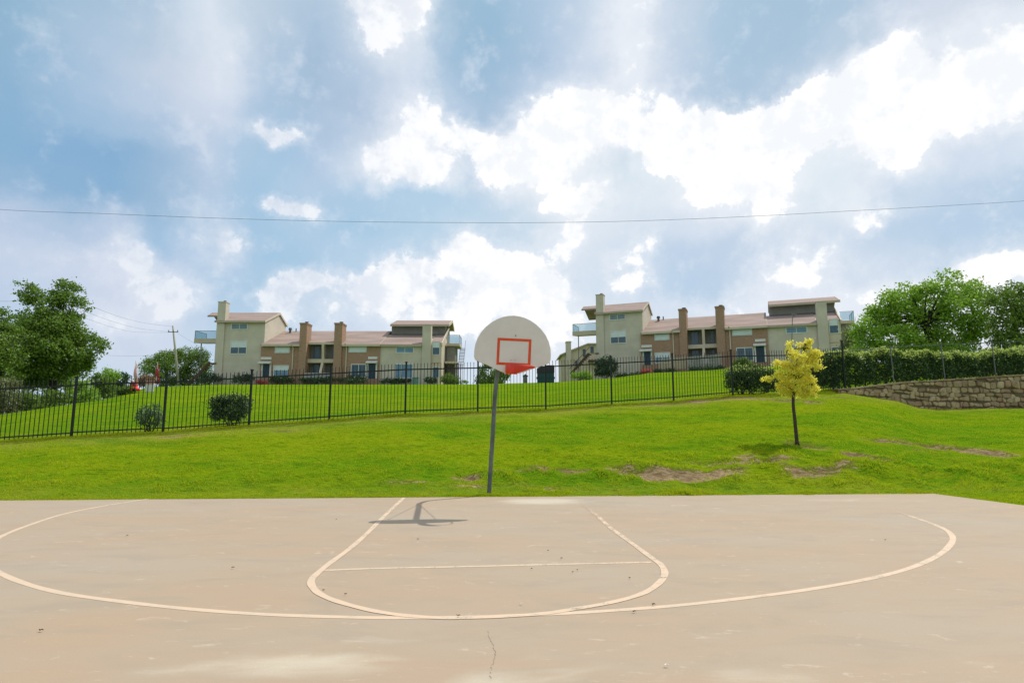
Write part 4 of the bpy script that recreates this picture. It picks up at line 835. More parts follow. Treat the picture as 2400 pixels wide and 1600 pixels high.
# ---------------------------------------------------------------- stone retaining wall
def stone_wall():
    xa, xb = fx(1955), fx(2780); t = thing('stone_wall', 'rough tan and brown stone retaining wall below the hedge on the right', 'wall', (0, FA, 0))
    core = MB(); st = MB(); cap = MB(); n = 90
    def top(x): return wall_top(x)+.02
    def bot(x): yy = FA+FB*x; return float(np.interp(x/yy, A1, E1))-.25
    xs = np.linspace(xa, xb, n); V = []
    for x in xs: y = FB*x; V += [(x,y-.20,bot(x)),(x,y-.20,top(x)-.02),(x,y+.18,top(x)-.02),(x,y+.18,bot(x))]
    fs = []
    for i in range(n-1):
        for k in range(4): a = 4*i+k; b = 4*i+(k+1)%4; fs.append((a,b,b+4,a+4))
    core.add(V, fs); core.build('mortar_core', 'mortar', t)
    nrm = Vector((FB,-1,0)).normalized()
    # irregular courses: random quads with rounded faces
    rr = random.Random(4); rows = []; hz = -.6
    jit = {}
    def corner(r, k, x, z):       # corners shared by the stones of a course
        if (r, k) not in jit: jit[(r, k)] = (x+rr.uniform(-.07,.07), z+rr.uniform(-.075,.075))
        return jit[(r, k)]
    hs = [-.5]
    while hs[-1] < 1.75: hs.append(hs[-1]+rr.uniform(.17,.34))
    for r in range(len(hs)-1):
        x = xa-rr.uniform(0,.3); k = 0; edges = [x]
        while x < xb: x += rr.uniform(.16,.52); edges.append(x)
        for k in range(len(edges)-1):
            x0, x1 = edges[k], edges[k+1]; xm = min(max((x0+x1)/2, xa), xb); tp = top(xm)-.04; lo = bot(xm)
            zb_ = lambda xx, h: (bot(min(max(xx,xa),xb))*.35+(bot(xb)*.65))+.25+h
            q = [corner((r,'b'), k, x0, zb_(x0, hs[r])), corner((r,'b'), k+1, x1, zb_(x1, hs[r])), corner((r,'t'), k+1, x1, zb_(x1, hs[r+1])), corner((r,'t'), k, x0, zb_(x0, hs[r+1]))]
            q = [(min(max(a, xa), xb), min(b, tp)) for a, b in q]
            if q[2][1]-q[1][1] < .05 or max(a[1] for a in q) < lo-.1 or q[1][0]-q[0][0] < .06: continue
            out = rr.uniform(.02,.10); N = 12; e = rr.uniform(.38,.62); g = rr.uniform(.90,.97); cx_ = sum(a[0] for a in q)/4; cz_ = sum(a[1] for a in q)/4; ring = []
            for m_ in range(N):
                an = 2*math.pi*(m_+.5)/N; cs, sn = math.cos(an), math.sin(an); s_ = .5+.5*g*math.copysign(abs(cs)**e, cs)*rr.uniform(.90,1.03); t_ = .5+.5*g*math.copysign(abs(sn)**e, sn)*rr.uniform(.88,1.03)
                ring.append(((q[0][0]*(1-s_)+q[1][0]*s_)*(1-t_)+(q[3][0]*(1-s_)+q[2][0]*s_)*t_, (q[0][1]*(1-s_)+q[1][1]*s_)*(1-t_)+(q[3][1]*(1-s_)+q[2][1]*s_)*t_))
            o = len(st.v)
            for qq, inset in ((0, 1.0), (out*.75, .96), (out, .80)):
                for (px_, pz_) in ring:
                    xx = cx_+(px_-cx_)*inset; zz = cz_+(pz_-cz_)*inset; st.v.append((xx+nrm.x*qq, FB*xx-.195+nrm.y*qq, zz))
            st.v.append((cx_+nrm.x*out*1.1, FB*cx_-.195+nrm.y*out*1.1, cz_))
            for L_ in range(2):
                for m_ in range(N): i0 = o+L_*N+m_; i1 = o+L_*N+(m_+1)%N; st.f.append((i0,i1,i1+N,i0+N))
            for m_ in range(N): st.f.append((o+2*N+m_, o+2*N+(m_+1)%N, o+3*N))
    st.build('stonework', 'stone', t)
    x = xa
    while x < xb-.3:
        w = rr.uniform(.4,.8); b = min(x+w, xb); za, zb_ = top(x)-.02, top(b)-.02; h = rr.uniform(.045,.07); y0 = .26
        cap.add([(x+.006,FB*x-y0,za),(b-.006,FB*b-y0,zb_),(b-.006,FB*b+.22,zb_),(x+.006,FB*x+.22,za),(x+.006,FB*x-y0,za+h),(b-.006,FB*b-y0,zb_+h),(b-.006,FB*b+.22,zb_+h),(x+.006,FB*x+.22,za+h)], [(0,3,2,1),(4,5,6,7),(0,1,5,4),(1,2,6,5),(2,3,7,6),(3,0,4,7)])
        x = b
    cap.build('coping', 'stone', t)
stone_wall()

# ---------------------------------------------------------------- plants
def plant(name, label, cat, base, px, Y, n, size, mat, clump=.22, per=26, trunk=None, tr=(.12,.05), group=None, crown='crown', limbs=6, bark='bark', depth=.9, inner=.25, jit=.25, up=.4):
    """px: ellipses (u, v, ru, rv[, dy]) of the crown as they stand at distance Y"""
    t = thing(name, label, cat, base, 0, group); bl = []
    for e in px:
        u, v, ru, rv = e[:4]; dy = e[4] if len(e) > 4 else rng.uniform(-jit, jit)*ru*Y/F*2
        c = P(u, v, Y+dy)-Vector(base); k = (Y+dy)/F*(.88 if mat == 'leaf_yellow' else 1); bl.append((tuple(c), (ru*k, max(ru, rv)*k*depth, rv*k)))
    pts = crown_pts(bl, n, clump, per, inner); leaves(crown, pts, size, mat, t, up)
    if mat in ('leaf_hedge', 'leaf_dark') and Y < 60:
        zz = pts[:,2]; tz = np.quantile(zz, .80); k = (zz > tz) & (rng.random(len(pts)) < (.30 if mat == 'leaf_hedge' else .10)); q = pts[k]+np.array([0,-.04,.05])
        if k.sum() > 3: leaves('new_growth', q, size, 'hedge_tip', t, 1.0)
    tk = MB()
    if trunk:
        pts = [Vector(p) for p in trunk]; rs = list(np.linspace(tr[0], tr[1], len(pts)))
        if len(pts) > 2: sp = spline(pts, 5); rs = list(np.linspace(tr[0], tr[1], len(sp))); pts = sp
        rs[0] *= 1.25
        tk.tube(pts, rs, 10)
        for i in range(min(limbs, len(bl))):
            c = Vector(bl[i % len(bl)][0]); s = pts[int(len(pts)*rng.uniform(.55,.95))]; mid_ = s.lerp(c, .5)+Vector((rng.uniform(-.05,.05), 0, rng.uniform(0,.1)))*(c-s).length
            r0 = tr[1]*rng.uniform(.5,.8); tk.tube([s, mid_, c], [r0, r0*.6, r0*.25], 6)
    else:
        for i in range(5):
            a = rng.uniform(0, 6.28); c = Vector(bl[i % len(bl)][0]); s = Vector((math.cos(a)*tr[0], math.sin(a)*tr[0], -.05))
            tk.tube([s, s.lerp(c, .5)+Vector((rng.uniform(-.05,.05),0,.02)), c], [tr[1], tr[1]*.7, tr[1]*.4], 6)
    tk.build('trunk' if trunk else 'stems', bark, t, True)
    return t
def gp(u, Y):
    p = P(u, 900, Y); return (p.x, p.y, g1(p.x, p.y))
# young yellow tree on the lawn
tb = hit(1868, 1034)
YT = tb.y
rel = lambda u, v, Y=YT, b=tb: P(u, v, Y)-b
plant('young_tree', 'small yellow leaved tree with a thin dark trunk standing alone on the lawn', 'tree', tb,
      [(1893,797,8,13),(1886,812,17,15),(1849,806,8,11),(1853,821,13,9),(1906,824,18,13),(1923,825,8,8),(1868,836,26,16),(1900,843,24,18),(1822,850,13,10),(1846,855,20,13),(1915,860,13,11),(1875,866,36,20),(1830,878,20,12),(1799,888,15,7),(1788,887,6,6),(1850,893,32,15),(1890,889,24,17),(1832,911,18,12),(1856,916,30,14),(1886,918,28,14),(1911,910,15,9),(1904,925,14,8)],
      YT, 12500, .054, 'leaf_yellow', .036, 20, [(0,0,-.1), rel(1863,985), rel(1859,935), rel(1868,880), rel(1888,805)], (.052,.026), bark='bark_young', limbs=16, inner=.1, up=1.0)
# the two shrubs just behind the fence
for (u, v, lab, ell, n, wd) in ((346,1011,'small loose round shrub behind the fence, left of the clipped one',[(340,962,16,14),(362,962,18,16),(352,978,30,20),(335,980,14,16),(374,980,12,18),(350,992,20,9),(366,992,14,8)],2400,.10),
                                (540,1000,'dark square clipped shrub behind the fence, right of the loose round one',[(508,940,18,18),(528,935,22,14),(552,936,22,14),(572,940,16,18),(508,960,18,18),(530,958,24,20),(556,958,24,20),(574,958,15,20),(520,974,22,11),(552,976,28,10),(504,975,12,10)],7500,.14)):
    b = on_fence(u, v, .75); b.z = g1(b.x, b.y)
    plant('shrub', lab, 'shrub', b, ell, b.y, n, .055, 'leaf_dark' if wd > .12 else 'leaf_young', .05, 14, None, (wd,.02), 'shrubs behind the iron fence', 'foliage', depth=.8)
# large shrubs behind the fence near the yellow tree
b = on_fence(1752, 926, 1.0); b.z = g1(b.x, b.y)
plant('shrub', 'wide dark glossy shrub behind the fence, left of the yellow tree', 'shrub', b, [(1715,882,20,20),(1738,872,28,18),(1768,874,30,20),(1798,880,24,22),(1712,900,16,16),(1738,898,30,20),(1770,900,34,20),(1800,902,26,18),(1822,890,16,24),(1750,884,40,24)], b.y, 13000, .065, 'leaf_hedge', .06, 16, None, (.3,.03), None, 'foliage', depth=.8)
b = on_fence(1905, 918, 1.0); b.z = g1(b.x, b.y)
plant('shrub', 'dark upright shrub between the yellow tree and the long hedge', 'shrub', b, [(1905,845,20,20),(1925,842,22,20),(1945,850,20,20),(1900,870,24,26),(1930,872,28,26),(1950,876,20,24),(1885,880,18,22),(1910,892,28,16),(1945,898,22,14)], b.y, 12000, .065, 'leaf_hedge', .06, 16, None, (.2,.03), None, 'foliage', depth=.8)
def hedge():
    xs0, xs1 = fx(1968), fx(2560); mid_ = Vector(((xs0+xs1)/2, FA+FB*(xs0+xs1)/2+1.0, 0)); t = thing('hedge', 'long dense clipped green hedge behind the stone wall', 'hedge', mid_)
    n = 62000; x = rng.uniform(xs0, xs1, n); y0 = FA+FB*x; a = x/y0; base = np.interp(a, A1b, E1b)
    ht = np.interp(x, [fx(u) for u in (1968,2000,2060,2160,2240,2330,2400,2800)], [.0]*8)
    topz = np.array([0.0]*n)
    us = np.array([1960,2000,2040,2100,2180,2260,2340,2400,2500,2800]); vs = np.array([832,838,826,830,833,836,826,821,820,815])
    tx = np.array([on_fence(u, v, 1.0).x for u, v in zip(us, vs)]); tz = np.array([on_fence(u, v, 1.0).z for u, v in zip(us, vs)])
    topz = np.interp(x, tx, tz)+.06*np.sin(x*3.1)+.05*np.sin(x*7.7+1)+.04*np.sin(x*13)
    h = rng.random(n)**.9; face = rng.random(n); yy = np.where(face < .62, rng.normal(.48,.07,n), rng.uniform(.5,1.5,n))
    bulge = .10*np.sin(x*4.3+h*3)+.06*np.sin(x*9.1); z = base+.12+(topz-base-.12)*np.where(face < .62, h, 1-rng.random(n)**3*.2)
    z = z+rng.normal(0,.035,n)+np.where(rng.random(n) < .05, rng.random(n)*.12, 0)
    rnd = np.clip((h-.85)/.15, 0, 1)*.15
    pts = np.stack([x, y0+yy+bulge*.6+np.where(face < .62, rnd, 0), z], -1)-np.array(mid_)
    leaves('foliage', pts, .095, 'leaf_hedge', t, .6)
    tip = (z > topz-.05-.30*rng.random(n)**1.5) & (rng.random(n) < .75)
    q = pts[tip]+rng.normal(0,.03,(int(tip.sum()),3))+np.array([0,-.05,.05])
    leaves('new_growth', q, .085, 'hedge_tip', t, 1.0)
    s = MB(); k = xs0+.3
    while k < xs1:
        yy_ = FA+FB*k+.95; zz = wall_top(k); s.tube([(k-mid_.x, yy_-mid_.y, zz-.1), (k-mid_.x+random.uniform(-.1,.1), yy_-mid_.y, zz+.9)], [.035,.02], 6); k += .55
    s.build('stems', 'bark', t)
hedge()
# trees on the right behind the hedge
bs = gp(2190, 40)
plant('broad_tree', 'big bright green tree behind the hedge, right of the houses', 'tree', bs,
      [(2008,782,18,22),(2025,765,24,24),(2045,742,24,28),(2070,715,22,26),(2068,755,40,40),(2100,705,30,30),(2135,690,34,26),(2172,682,28,22),(2210,678,26,26),(2245,682,26,26),(2285,684,28,24),(2300,705,26,30),(2120,740,50,40),(2180,725,50,40),(2245,725,50,40),(2090,790,60,34),(2160,785,60,40),(2240,780,60,44),(2290,765,36,44),(2212,652,7,20),(2241,650,7,20),(2225,660,10,12),(2171,664,8,10),(2115,672,9,12),(2071,692,7,12),(2040,718,6,12),(2090,684,8,8),(2285,662,14,10),(2255,662,6,10),(2030,812,40,18),(2130,820,60,18),(2230,820,60,20)],
      40, 34000, .17, 'leaf_bright', .20, 24, [(0,0,-.2),(.1,0,1.5),(-.1,.1,3.0),(.2,0,4.2)], (.28,.14), limbs=16, jit=.4)
bs = gp(2400, 37)
plant('broad_tree', 'darker green tree at the right edge of the view behind the hedge', 'tree', bs,
      [(2345,690,24,20),(2375,680,28,18),(2410,684,30,20),(2335,720,26,26),(2370,720,36,30),(2415,720,40,34),(2350,765,36,34),(2400,770,44,40),(2455,740,50,50),(2340,800,36,30),(2400,810,50,26),(2460,800,50,30),(2322,700,12,14)],
      37, 17000, .15, 'leaf_mid', .18, 24, [(0,0,-.2),(.1,0,1.5),(-.1,.1,2.8),(.2,0,3.6)], (.25,.12), limbs=9, jit=.4)
bs = gp(1996, 60)
plant('small_tree', 'pale olive feathery tree at the right end of the right block', 'tree', bs, [(1985,775,12,14),(2000,790,16,20),(1990,800,18,18),(2010,805,16,20),(1978,812,12,14),(1995,825,24,16),(2020,775,10,12)], 60, 4200, .16, 'leaf_olive', .22, 18, [(0,0,-.2),(.0,0,1.5),(.1,.1,2.8)], (.10,.05), limbs=6)
# trees on the left
bs = gp(118, 47)
plant('tall_tree', 'tall ragged green tree with open top branches at the left', 'tree', bs,
      [(69,672,18,13),(58,688,14,10),(88,690,20,14),(75,706,24,14),(120,708,30,16),(150,668,24,13),(178,672,16,10),(140,690,22,16),(165,700,26,18),(190,708,18,10),(210,722,10,6),(45,664,10,5),(108,738,36,18),(150,738,26,20),(182,742,16,12),(66,755,34,26),(95,770,50,36),(150,770,46,34),(60,800,44,38),(110,812,60,40),(165,800,46,36),(205,800,28,20),(232,808,20,14),(240,822,10,10),(190,832,32,24),(70,850,50,36),(125,860,54,36),(175,858,34,30),(215,852,10,14),(100,890,70,26),(45,885,40,24),(200,845,20,20)],
      47, 38000, .20, 'leaf_mid', .20, 22, [(0,0,-.3),(.2,0,1.8),(.1,0,3.6),(.7,0,5.4),(.9,0,7.0)], (.30,.07), limbs=22, jit=.4)
bs = gp(8, 43)
plant('broad_tree', 'dense green tree cut by the left edge of the view', 'tree', bs, [(8,742,22,18),(-10,770,40,30),(20,790,34,34),(-20,820,50,40),(25,835,34,34),(5,870,50,34),(-50,780,50,50),(-60,850,60,50)], 43, 15000, .17, 'leaf_mid', .2, 24, [(0,0,-.3),(-.1,0,1.5),(-.3,0,3.2)], (.25,.12), limbs=6)
for (u, Y, ell, n, mt, lab) in (
        (18, 41.5, [(0,905,30,18),(22,900,26,16),(10,925,34,20),(-10,940,30,18),(10,950,40,18),(-10,965,40,16),(30,960,20,12)], 6500, 'leaf_olive', 'brownish olive bush at the far left edge under the trees'),
        (62, 42.5, [(50,930,24,16),(72,935,22,14),(60,945,28,12),(50,958,34,12),(85,952,20,12)], 5000, 'leaf_mid', 'low green bush under the tall tree, second from the left edge'),
        (120, 44, [(105,925,24,18),(130,930,26,16),(118,940,34,12),(145,935,18,12),(118,952,44,12),(90,948,20,12)], 5500, 'leaf_mid', 'low leafy bush directly below the trunk of the tall tree'),
        (186, 45.5, [(175,905,24,20),(198,908,22,18),(185,925,34,14),(212,918,16,12),(180,940,44,10),(215,934,22,8)], 5500, 'leaf_bright', 'lighter green bush just right of the tall tree'),
        (240, 50, [(232,895,18,20),(250,898,16,18),(240,912,28,12),(225,880,10,10),(245,926,34,8),(215,930,20,8)], 4600, 'leaf_mid', 'green bush halfway between tall tree and pink banner'),
        (262, 75, [(252,872,12,12),(266,880,16,14),(256,892,18,12)], 1800, 'leaf_bright', 'pointed light green tree far off above the bushes on the left'),
        (290, 80, [(288,882,8,10),(296,886,8,10),(286,897,16,10),(272,900,12,10)], 1500, 'leaf_dark', 'small dark tree far off just left of the pink banner'),
        (292, 53, [(280,915,22,8),(300,911,18,8),(262,922,20,9)], 2300, 'leaf_mid', 'low dark hedge strip left of the red heap')):
    b = gp(u, Y)
    plant('bush' if Y < 60 else 'small_tree', lab, 'bush' if Y < 60 else 'tree', b, ell, Y, n, .13*Y/45, mt, .12*Y/45, 16, None if Y < 60 else [(0,0,-.3),(0,0,1),(0,0,2)], (.3,.03) if Y < 60 else (.1,.05), 'bushes along the left lawn edge' if Y < 60 else None, 'foliage' if Y < 60 else 'crown', depth=.8)
bs = gp(430, 95)
plant('round_tree', 'wide rounded dark green tree left of the left block, behind the utility pole', 'tree', bs,
      [(345,852,18,14),(362,842,20,14),(385,838,24,16),(410,832,26,16),(435,829,28,15),(460,831,26,16),(478,838,14,16),(375,862,34,22),(415,856,40,24),(460,858,38,26),(480,866,14,20),(350,876,26,18),(400,884,46,18),(450,886,44,16),(332,862,12,8),(380,898,46,9),(440,900,50,9),(335,893,20,9),(480,896,24,9)],
      95, 28000, .22, 'leaf_mid', .28, 22, [(0,0,-.3),(0,0,1.5),(.2,0,3)], (.3,.15), limbs=8)
bs = gp(1155, 92)
plant('small_tree', 'open green tree in the gap between blocks, behind the hoop pole', 'tree', bs, [(1133,868,12,12),(1145,858,10,10),(1130,885,14,12),(1155,880,16,14),(1175,884,16,12),(1187,878,8,10),(1150,896,34,8),(1168,868,10,10)], 92, 3600, .30, 'leaf_mid', .24, 14, [(0,0,-.3),(0,0,1),(.2,0,2)], (.1,.06), limbs=6)

# shrubs at the foot of the two blocks
def foot(u, Y, ell, n, mt, lab, sz=.16, cat='shrub', nm='shrub', grp='shrubs at the foot of the houses'):
    return plant(nm, lab, cat, gp(u, Y), ell, Y, n, sz, mt, .14, 16, None, (.3,.04), grp, 'foliage', depth=.8)
foot(488, 86, [(475,882,12,9),(492,880,16,10),(510,886,18,8),(484,890,24,6)], 2600, 'leaf_dark', 'dark shrub at the left corner of the left block')
foot(566, 86, [(556,886,14,9),(572,882,16,9),(584,885,14,9),(568,890,26,6)], 3000, 'leaf_dark', 'rounded dark shrub under the left tower of the left block')
foot(612, 85.6, [(606,894,10,4),(620,895,8,3)], 700, 'flowers', 'small bed of pink flowers by the left front door', .14, 'flowers', 'flower_bed', None)
foot(655, 86, [(645,888,16,7),(665,889,18,7),(682,890,10,6)], 2200, 'leaf_dark', 'low dark shrub under the first brick wing window of the left block')
foot(740, 86, [(715,890,18,6),(745,890,22,6),(770,889,16,7)], 2400, 'leaf_dark', 'low dark hedge below the white patio railing of the left block')
foot(820, 86, [(800,890,14,6),(822,886,12,9),(845,886,14,9),(834,892,30,5)], 2400, 'leaf_dark', 'dark shrub between left block downspout and its right front door')
foot(928, 86, [(905,892,14,6),(930,892,20,6),(952,892,14,6)], 2400, 'leaf_dark', 'low clipped dark hedge in front of the right wing of the left block')
foot(1012, 85.5, [(1005,890,10,6),(1018,891,10,6)], 1300, 'leaf_dark', 'small box shaped shrub beside the pale utility cabinet')
foot(1060, 86, [(1040,888,14,8),(1062,888,16,9),(1082,895,18,4),(1050,880,10,8)], 2600, 'leaf_mid', 'loose green shrub at the right end of the left block')
foot(1360, 84, [(1350,880,14,9),(1366,878,16,11),(1380,882,12,9)], 2600, 'leaf_bright', 'lighter green shrub left of the dark round one by the right block')
foot(1418, 86, [(1405,850,14,14),(1425,846,16,14),(1438,856,12,14),(1412,868,22,14),(1434,872,16,12),(1400,872,12,12),(1420,858,20,18)], 7000, 'leaf_dark', 'tall round dark shrub at the left corner of the right block', .18)
foot(1470, 84, [(1455,880,16,5),(1480,878,18,5),(1500,876,12,5)], 1800, 'leaf_dark', 'low dark hedge strip under the left tower of the right block')
foot(1512, 83, [(1508,869,8,3),(1520,868,8,3)], 500, 'flowers', 'small bed of pink flowers by the right block front door', .14, 'flowers', 'flower_bed', None)
foot(1560, 83, [(1545,869,14,4),(1572,867,14,4)], 1200, 'leaf_dark', 'low dark shrub left of the pale patio pickets')
foot(1655, 80.5, [(1630,863,18,3),(1660,862,22,3),(1690,861,14,4)], 1400, 'leaf_dark', 'low dark hedge strip at the foot of the pale patio pickets')
foot(1738, 78, [(1728,850,12,8),(1742,846,14,9),(1752,853,12,8)], 2600, 'leaf_mid', 'green shrub below the second brick wing of the right block')

# patio picket fences in front of the right block
def patio(uA, uB, YA, YB, v, h, lab, mat='picket', sp=.16):
    a = P(uA, v, YA); b = P(uB, v-6 if uB > uA+60 else v, YB); t = thing('patio_fence', lab, 'fence', a, 0, 'patio fences by the houses'); m = MB(); L = (b-a).length; n = int(L/sp); d = (b-a)/n
    for k in range(n+1):
        p = d*k; hh = h+random.uniform(-.02,.02); m.box(p.x-.055, p.x+.055, p.y-.015, p.y+.015, -.3+p.z, hh+p.z)
    m.build('pickets', mat, t)
    r = MB(); 
    for hz in (.35, h-.3): r.tube([(0,.04,hz),((b-a).x,(b-a).y+.04,hz+(b-a).z)], .035, 6)
    r.build('rails', mat, t)
patio(1612, 1690, 82.6, 80.9, 861, 1.5, 'pale picket fence enclosing the middle patio of the right block')
patio(1545, 1606, 83.6, 82.6, 864, 1.35, 'greyer picket fence just left of the pale one at the right block', 'fascia')
patio(12, 72, 44.5, 46, 952, 1.6, 'weathered picket fence under the trees at the far left', 'pole_wood', .28)

# ---------------------------------------------------------------- small things on the hill
def box_thing(name, lab, cat, u0, u1, v0, v1, Y, dep, mat, extra=None):
    a = P(u0, v1, Y); b = P(u1, v0, Y); cx_ = (a.x+b.x)/2; w = (b.x-a.x)/2; gz_ = min(a.z, g1(cx_, Y)); t = thing(name, lab, cat, (cx_, Y, a.z)); h = b.z-a.z
    MB().box(-w, w, 0, dep, gz_-a.z-.1, h).build('body', mat, t, False, .03); return t, w, h
t, w, h = box_thing('dumpster', 'dark green dumpster with a black lid in the gap left of the right block', 'dumpster', 1260, 1299, 873, 896, 80, 1.6, 'bin_green')
MB().prism([(-w-.05,h),(w+.03,h),(w+.03,h+1.0),(w-.9,h+1.02),(-w-.05,h+.62)], -.05, 1.65, 'y').build('lid', 'bin_lid', t)
MB().box(-w-.12, -w-.001, .4, 1.2, h*.4, h*.6).box(w+.001, w+.12, .4, 1.2, h*.4, h*.6).build('side_pocket', 'bin_green', t)
MB().box(-w+.3, w-.3, -.06, -.001, h*.45, h*.52).box(-w+.1, -w+.2, -.05, -.001, .1, h-.05).box(w-.2, w-.1, -.05, -.001, .1, h-.05).build('rib', 'bin_green', t)
t, w, h = box_thing('utility_cabinet', 'pale green utility cabinet in front of the right wing of the left block', 'utility box', 966, 980, 885, 899, 84.5, .7, 'cabinet')
MB().box(-w-.05, w+.05, -.05, .75, h+.001, h+.07).build('lid', 'cabinet', t); MB().box(-.02, .02, -.02, -.001, .05, h-.05).build('door_seam', 'metal_cap', t)
t, w, h = box_thing('utility_cabinet', 'small yellowish utility cabinet beside the box shaped shrub', 'utility box', 1024, 1029, 884, 899, 84.5, .4, 'stucco_trim')
MB().box(-w-.03, w+.03, -.03, .43, h+.001, h+.05).build('lid', 'stucco_trim', t)
t, w, h = box_thing('equipment_hut', 'small grey hut on the skyline left of the dumpster', 'hut', 1227, 1236, 881, 897, 96, 1.5, 'grey_metal')
MB().prism([(-w-.15,h+.001),(w+.15,h+.001),(0,h+.35)], -.15, 1.65, 'y').build('roof', 'metal_cap', t)
# utility pole and its wires
Yp = 87; pb = P(420, 905, Yp); pb.z = g1(pb.x, Yp); pt = P(405, 763, Yp)
t = thing('utility_pole', 'leaning wooden utility pole in front of the round tree', 'utility pole', pb)
d = pt-pb; MB().tube([Vector((0,0,-.5)), d*.5, d], [.20,.17,.11], 10).build('pole', 'pole_wood', t, True)
cz = P(407, 778, Yp)-pb; MB().box(cz.x-.75, cz.x+.75, cz.y-.2, cz.y-.08, cz.z-.045, cz.z+.045).build('crossarm', 'timber', t)
for k in (-.65, 0.0, .65):
    MB().tube([(cz.x+k,cz.y-.14,cz.z+.05),(cz.x+k,cz.y-.14,cz.z+.28)], .06, 8).build('insulator', 'grey_metal', t)
def wire(px, Ya, Yb, r, lab, grp=None, nm='overhead_wire'):
    n = len(px); pts = [P(u, v, Ya+(Yb-Ya)*i/(n-1)) for i, (u, v) in enumerate(px)]; o = pts[0]
    t = tag(MB().tube([p-o for p in spline(pts, 10)], r, 6).build(nm, 'wire', None, True), lab, 'wire', grp); t.location = o
wire([(-250,466),(0,491),(250,501),(500,511),(800,519),(1150,522),(1400,520),(1600,514),(1800,505),(2000,494),(2200,483),(2400,471),(2650,452)], 36, 36, .011, 'long thin wire crossing the whole sky above the houses')
wire([(405,765),(340,757),(280,742),(215,718)], 87, 50, .012, 'highest of the thin wires from the utility pole towards the tall tree', 'wires at the utility pole')
wire([(402,778),(330,770),(270,755),(200,730)], 87, 50, .011, 'second thin wire from the utility pole towards the tall tree', 'wires at the utility pole')
wire([(402,779),(320,778),(265,767),(190,742)], 87, 50, .010, 'lowest of the thin wires from the utility pole towards the tall tree', 'wires at the utility pole')
wire([(412,778),(440,795),(462,808),(492,826)], 87, 89, .012, 'short thin wire from the utility pole down to the left block', 'wires at the utility pole')
wire([(244,832),(290,834),(345,833),(420,830)], 110, 110, .014, 'faint low wire above the banners on the left')
wire([(-60,706),(0,706),(30,705),(70,700)], 60, 60, .011, 'faint wire behind the tall tree at the left edge')
# feather banners, red heap, sign, dry brush
def banner(u, vb, vt, Y, mat, lab, half, lean=0):
    b = P(u, vb, Y); b.z = g1(b.x, Y); tp = P(u+lean, vt, Y)-b; t = thing('feather_banner', lab, 'banner', b)
    MB().tube([(0,0,-.2),(tp.x,0,tp.z)], [.035,.02], 6).build('pole', 'white_trim', t); k = Y/F; H = tp.z; m = MB(); V = []; n = 14
    for i in range(n+1):
        f = i/n; w = half*k*math.sin(min(1, (1-f)*1.6)*math.pi/2)*(1 if f < .6 else 1); x = tp.x*(.12+.85*f); z = H*(.14+.83*f)
        V += [(x-w*.75, .06*math.sin(f*9), z), (x+w*.9, .12*math.sin(f*7+1), z)]
    m.add(V, [(2*i, 2*i+1, 2*i+3, 2*i+2) for i in range(n)]); f_ = m.build('flag', mat, t, True); s = f_.modifiers.new('s', 'SOLIDIFY'); s.thickness = .03
banner(317, 912, 845, 60, 'flag_pink', 'narrow pale pink feather banner behind the red heap', 5.2, 1)
banner(367, 906, 849, 70, 'flag_red', 'narrow dark red feather banner right of the white sign', 6, 2)
b = hit(311, 918, 90); t = thing('covered_heap', 'bright red covered heap at the foot of the pale pink banner', 'mound', b)  # unidentified red object, shaped as a covered heap
m = MB(); V = []; nu, nv = 20, 8
for j in range(nv+1):
    for i in range(nu):
        a = 2*math.pi*i/nu; ph = math.pi/2*j/nv; r = 1+.14*math.sin(3*a+j)+.08*math.sin(7*a); V.append((.50*math.cos(a)*math.cos(ph)**.7*r, .42*math.sin(a)*math.cos(ph)**.7*r, .10+.42*math.sin(ph)*(1+.1*math.sin(5*a))))
m.add(V, [(j*nu+i, j*nu+(i+1)%nu, (j+1)*nu+(i+1)%nu, (j+1)*nu+i) for j in range(nv) for i in range(nu)]); m.build('cover', 'red', t, True)
m = MB(); m.prism([(-.25,.45),(.28,.45),(.22,.82),(-.05,.92),(-.18,.75)], -.2, .25, 'y'); m.build('heap_top', 'flag_red', t, False, .04)
for sx in (-.42, .42): MB().tube([(sx,-.5,.14),(sx,-.38,.14)], .15, 14).build('front_disc', 'dark', t, True)
b = hit(350, 921, 90); t = thing('sign_board', 'small white sign board with a pinkish top between the two banners', 'sign', b)
hh = P(350, 893, b.y).z-b.z; w = 10*b.y/F
MB().box(-w, w, -.03, .03, .12, hh*.72).build('panel', 'white_trim', t, False, .01); MB().box(-w, w, -.035, .035, hh*.74, hh).build('top_panel', 'flag_pink', t, False, .01)
for sx in (-1, 1): MB().box(sx*w*.8-.03, sx*w*.8+.03, .031, .08, -.15, hh*.95).build('leg', 'pole_wood', t)
plant('dry_shrub', 'pinkish tan dry shrub behind the small white sign board', 'shrub', gp(340, 66), [(330,890,10,8),(344,886,14,7),(355,888,10,6),(322,895,8,8),(338,898,16,6)], 66, 1500, .15, 'tan_brush', .12, 14, None, (.3,.03), None, 'foliage')
# street lamp in front of the right block
b = gp(1857, 66); t = thing('street_lamp', 'thin curved street lamp in front of the right block roof, behind the yellow tree', 'street lamp', b); tp = P(1857, 752, 66)-Vector(b)
MB().tube(spline([Vector((0,0,-.3)), tp*.6, tp, tp+Vector((.10,0,.45)), tp+Vector((.5,0,.75))], 6), [.045]*25, 8).build('pole', 'grey_metal', t, True)
MB().prism([(.42,tp.z+.70),(.80,tp.z+.72),(.78,tp.z+.82),(.45,tp.z+.84)], -.09, .09, 'y').build('lamp_head', 'grey_metal', t)

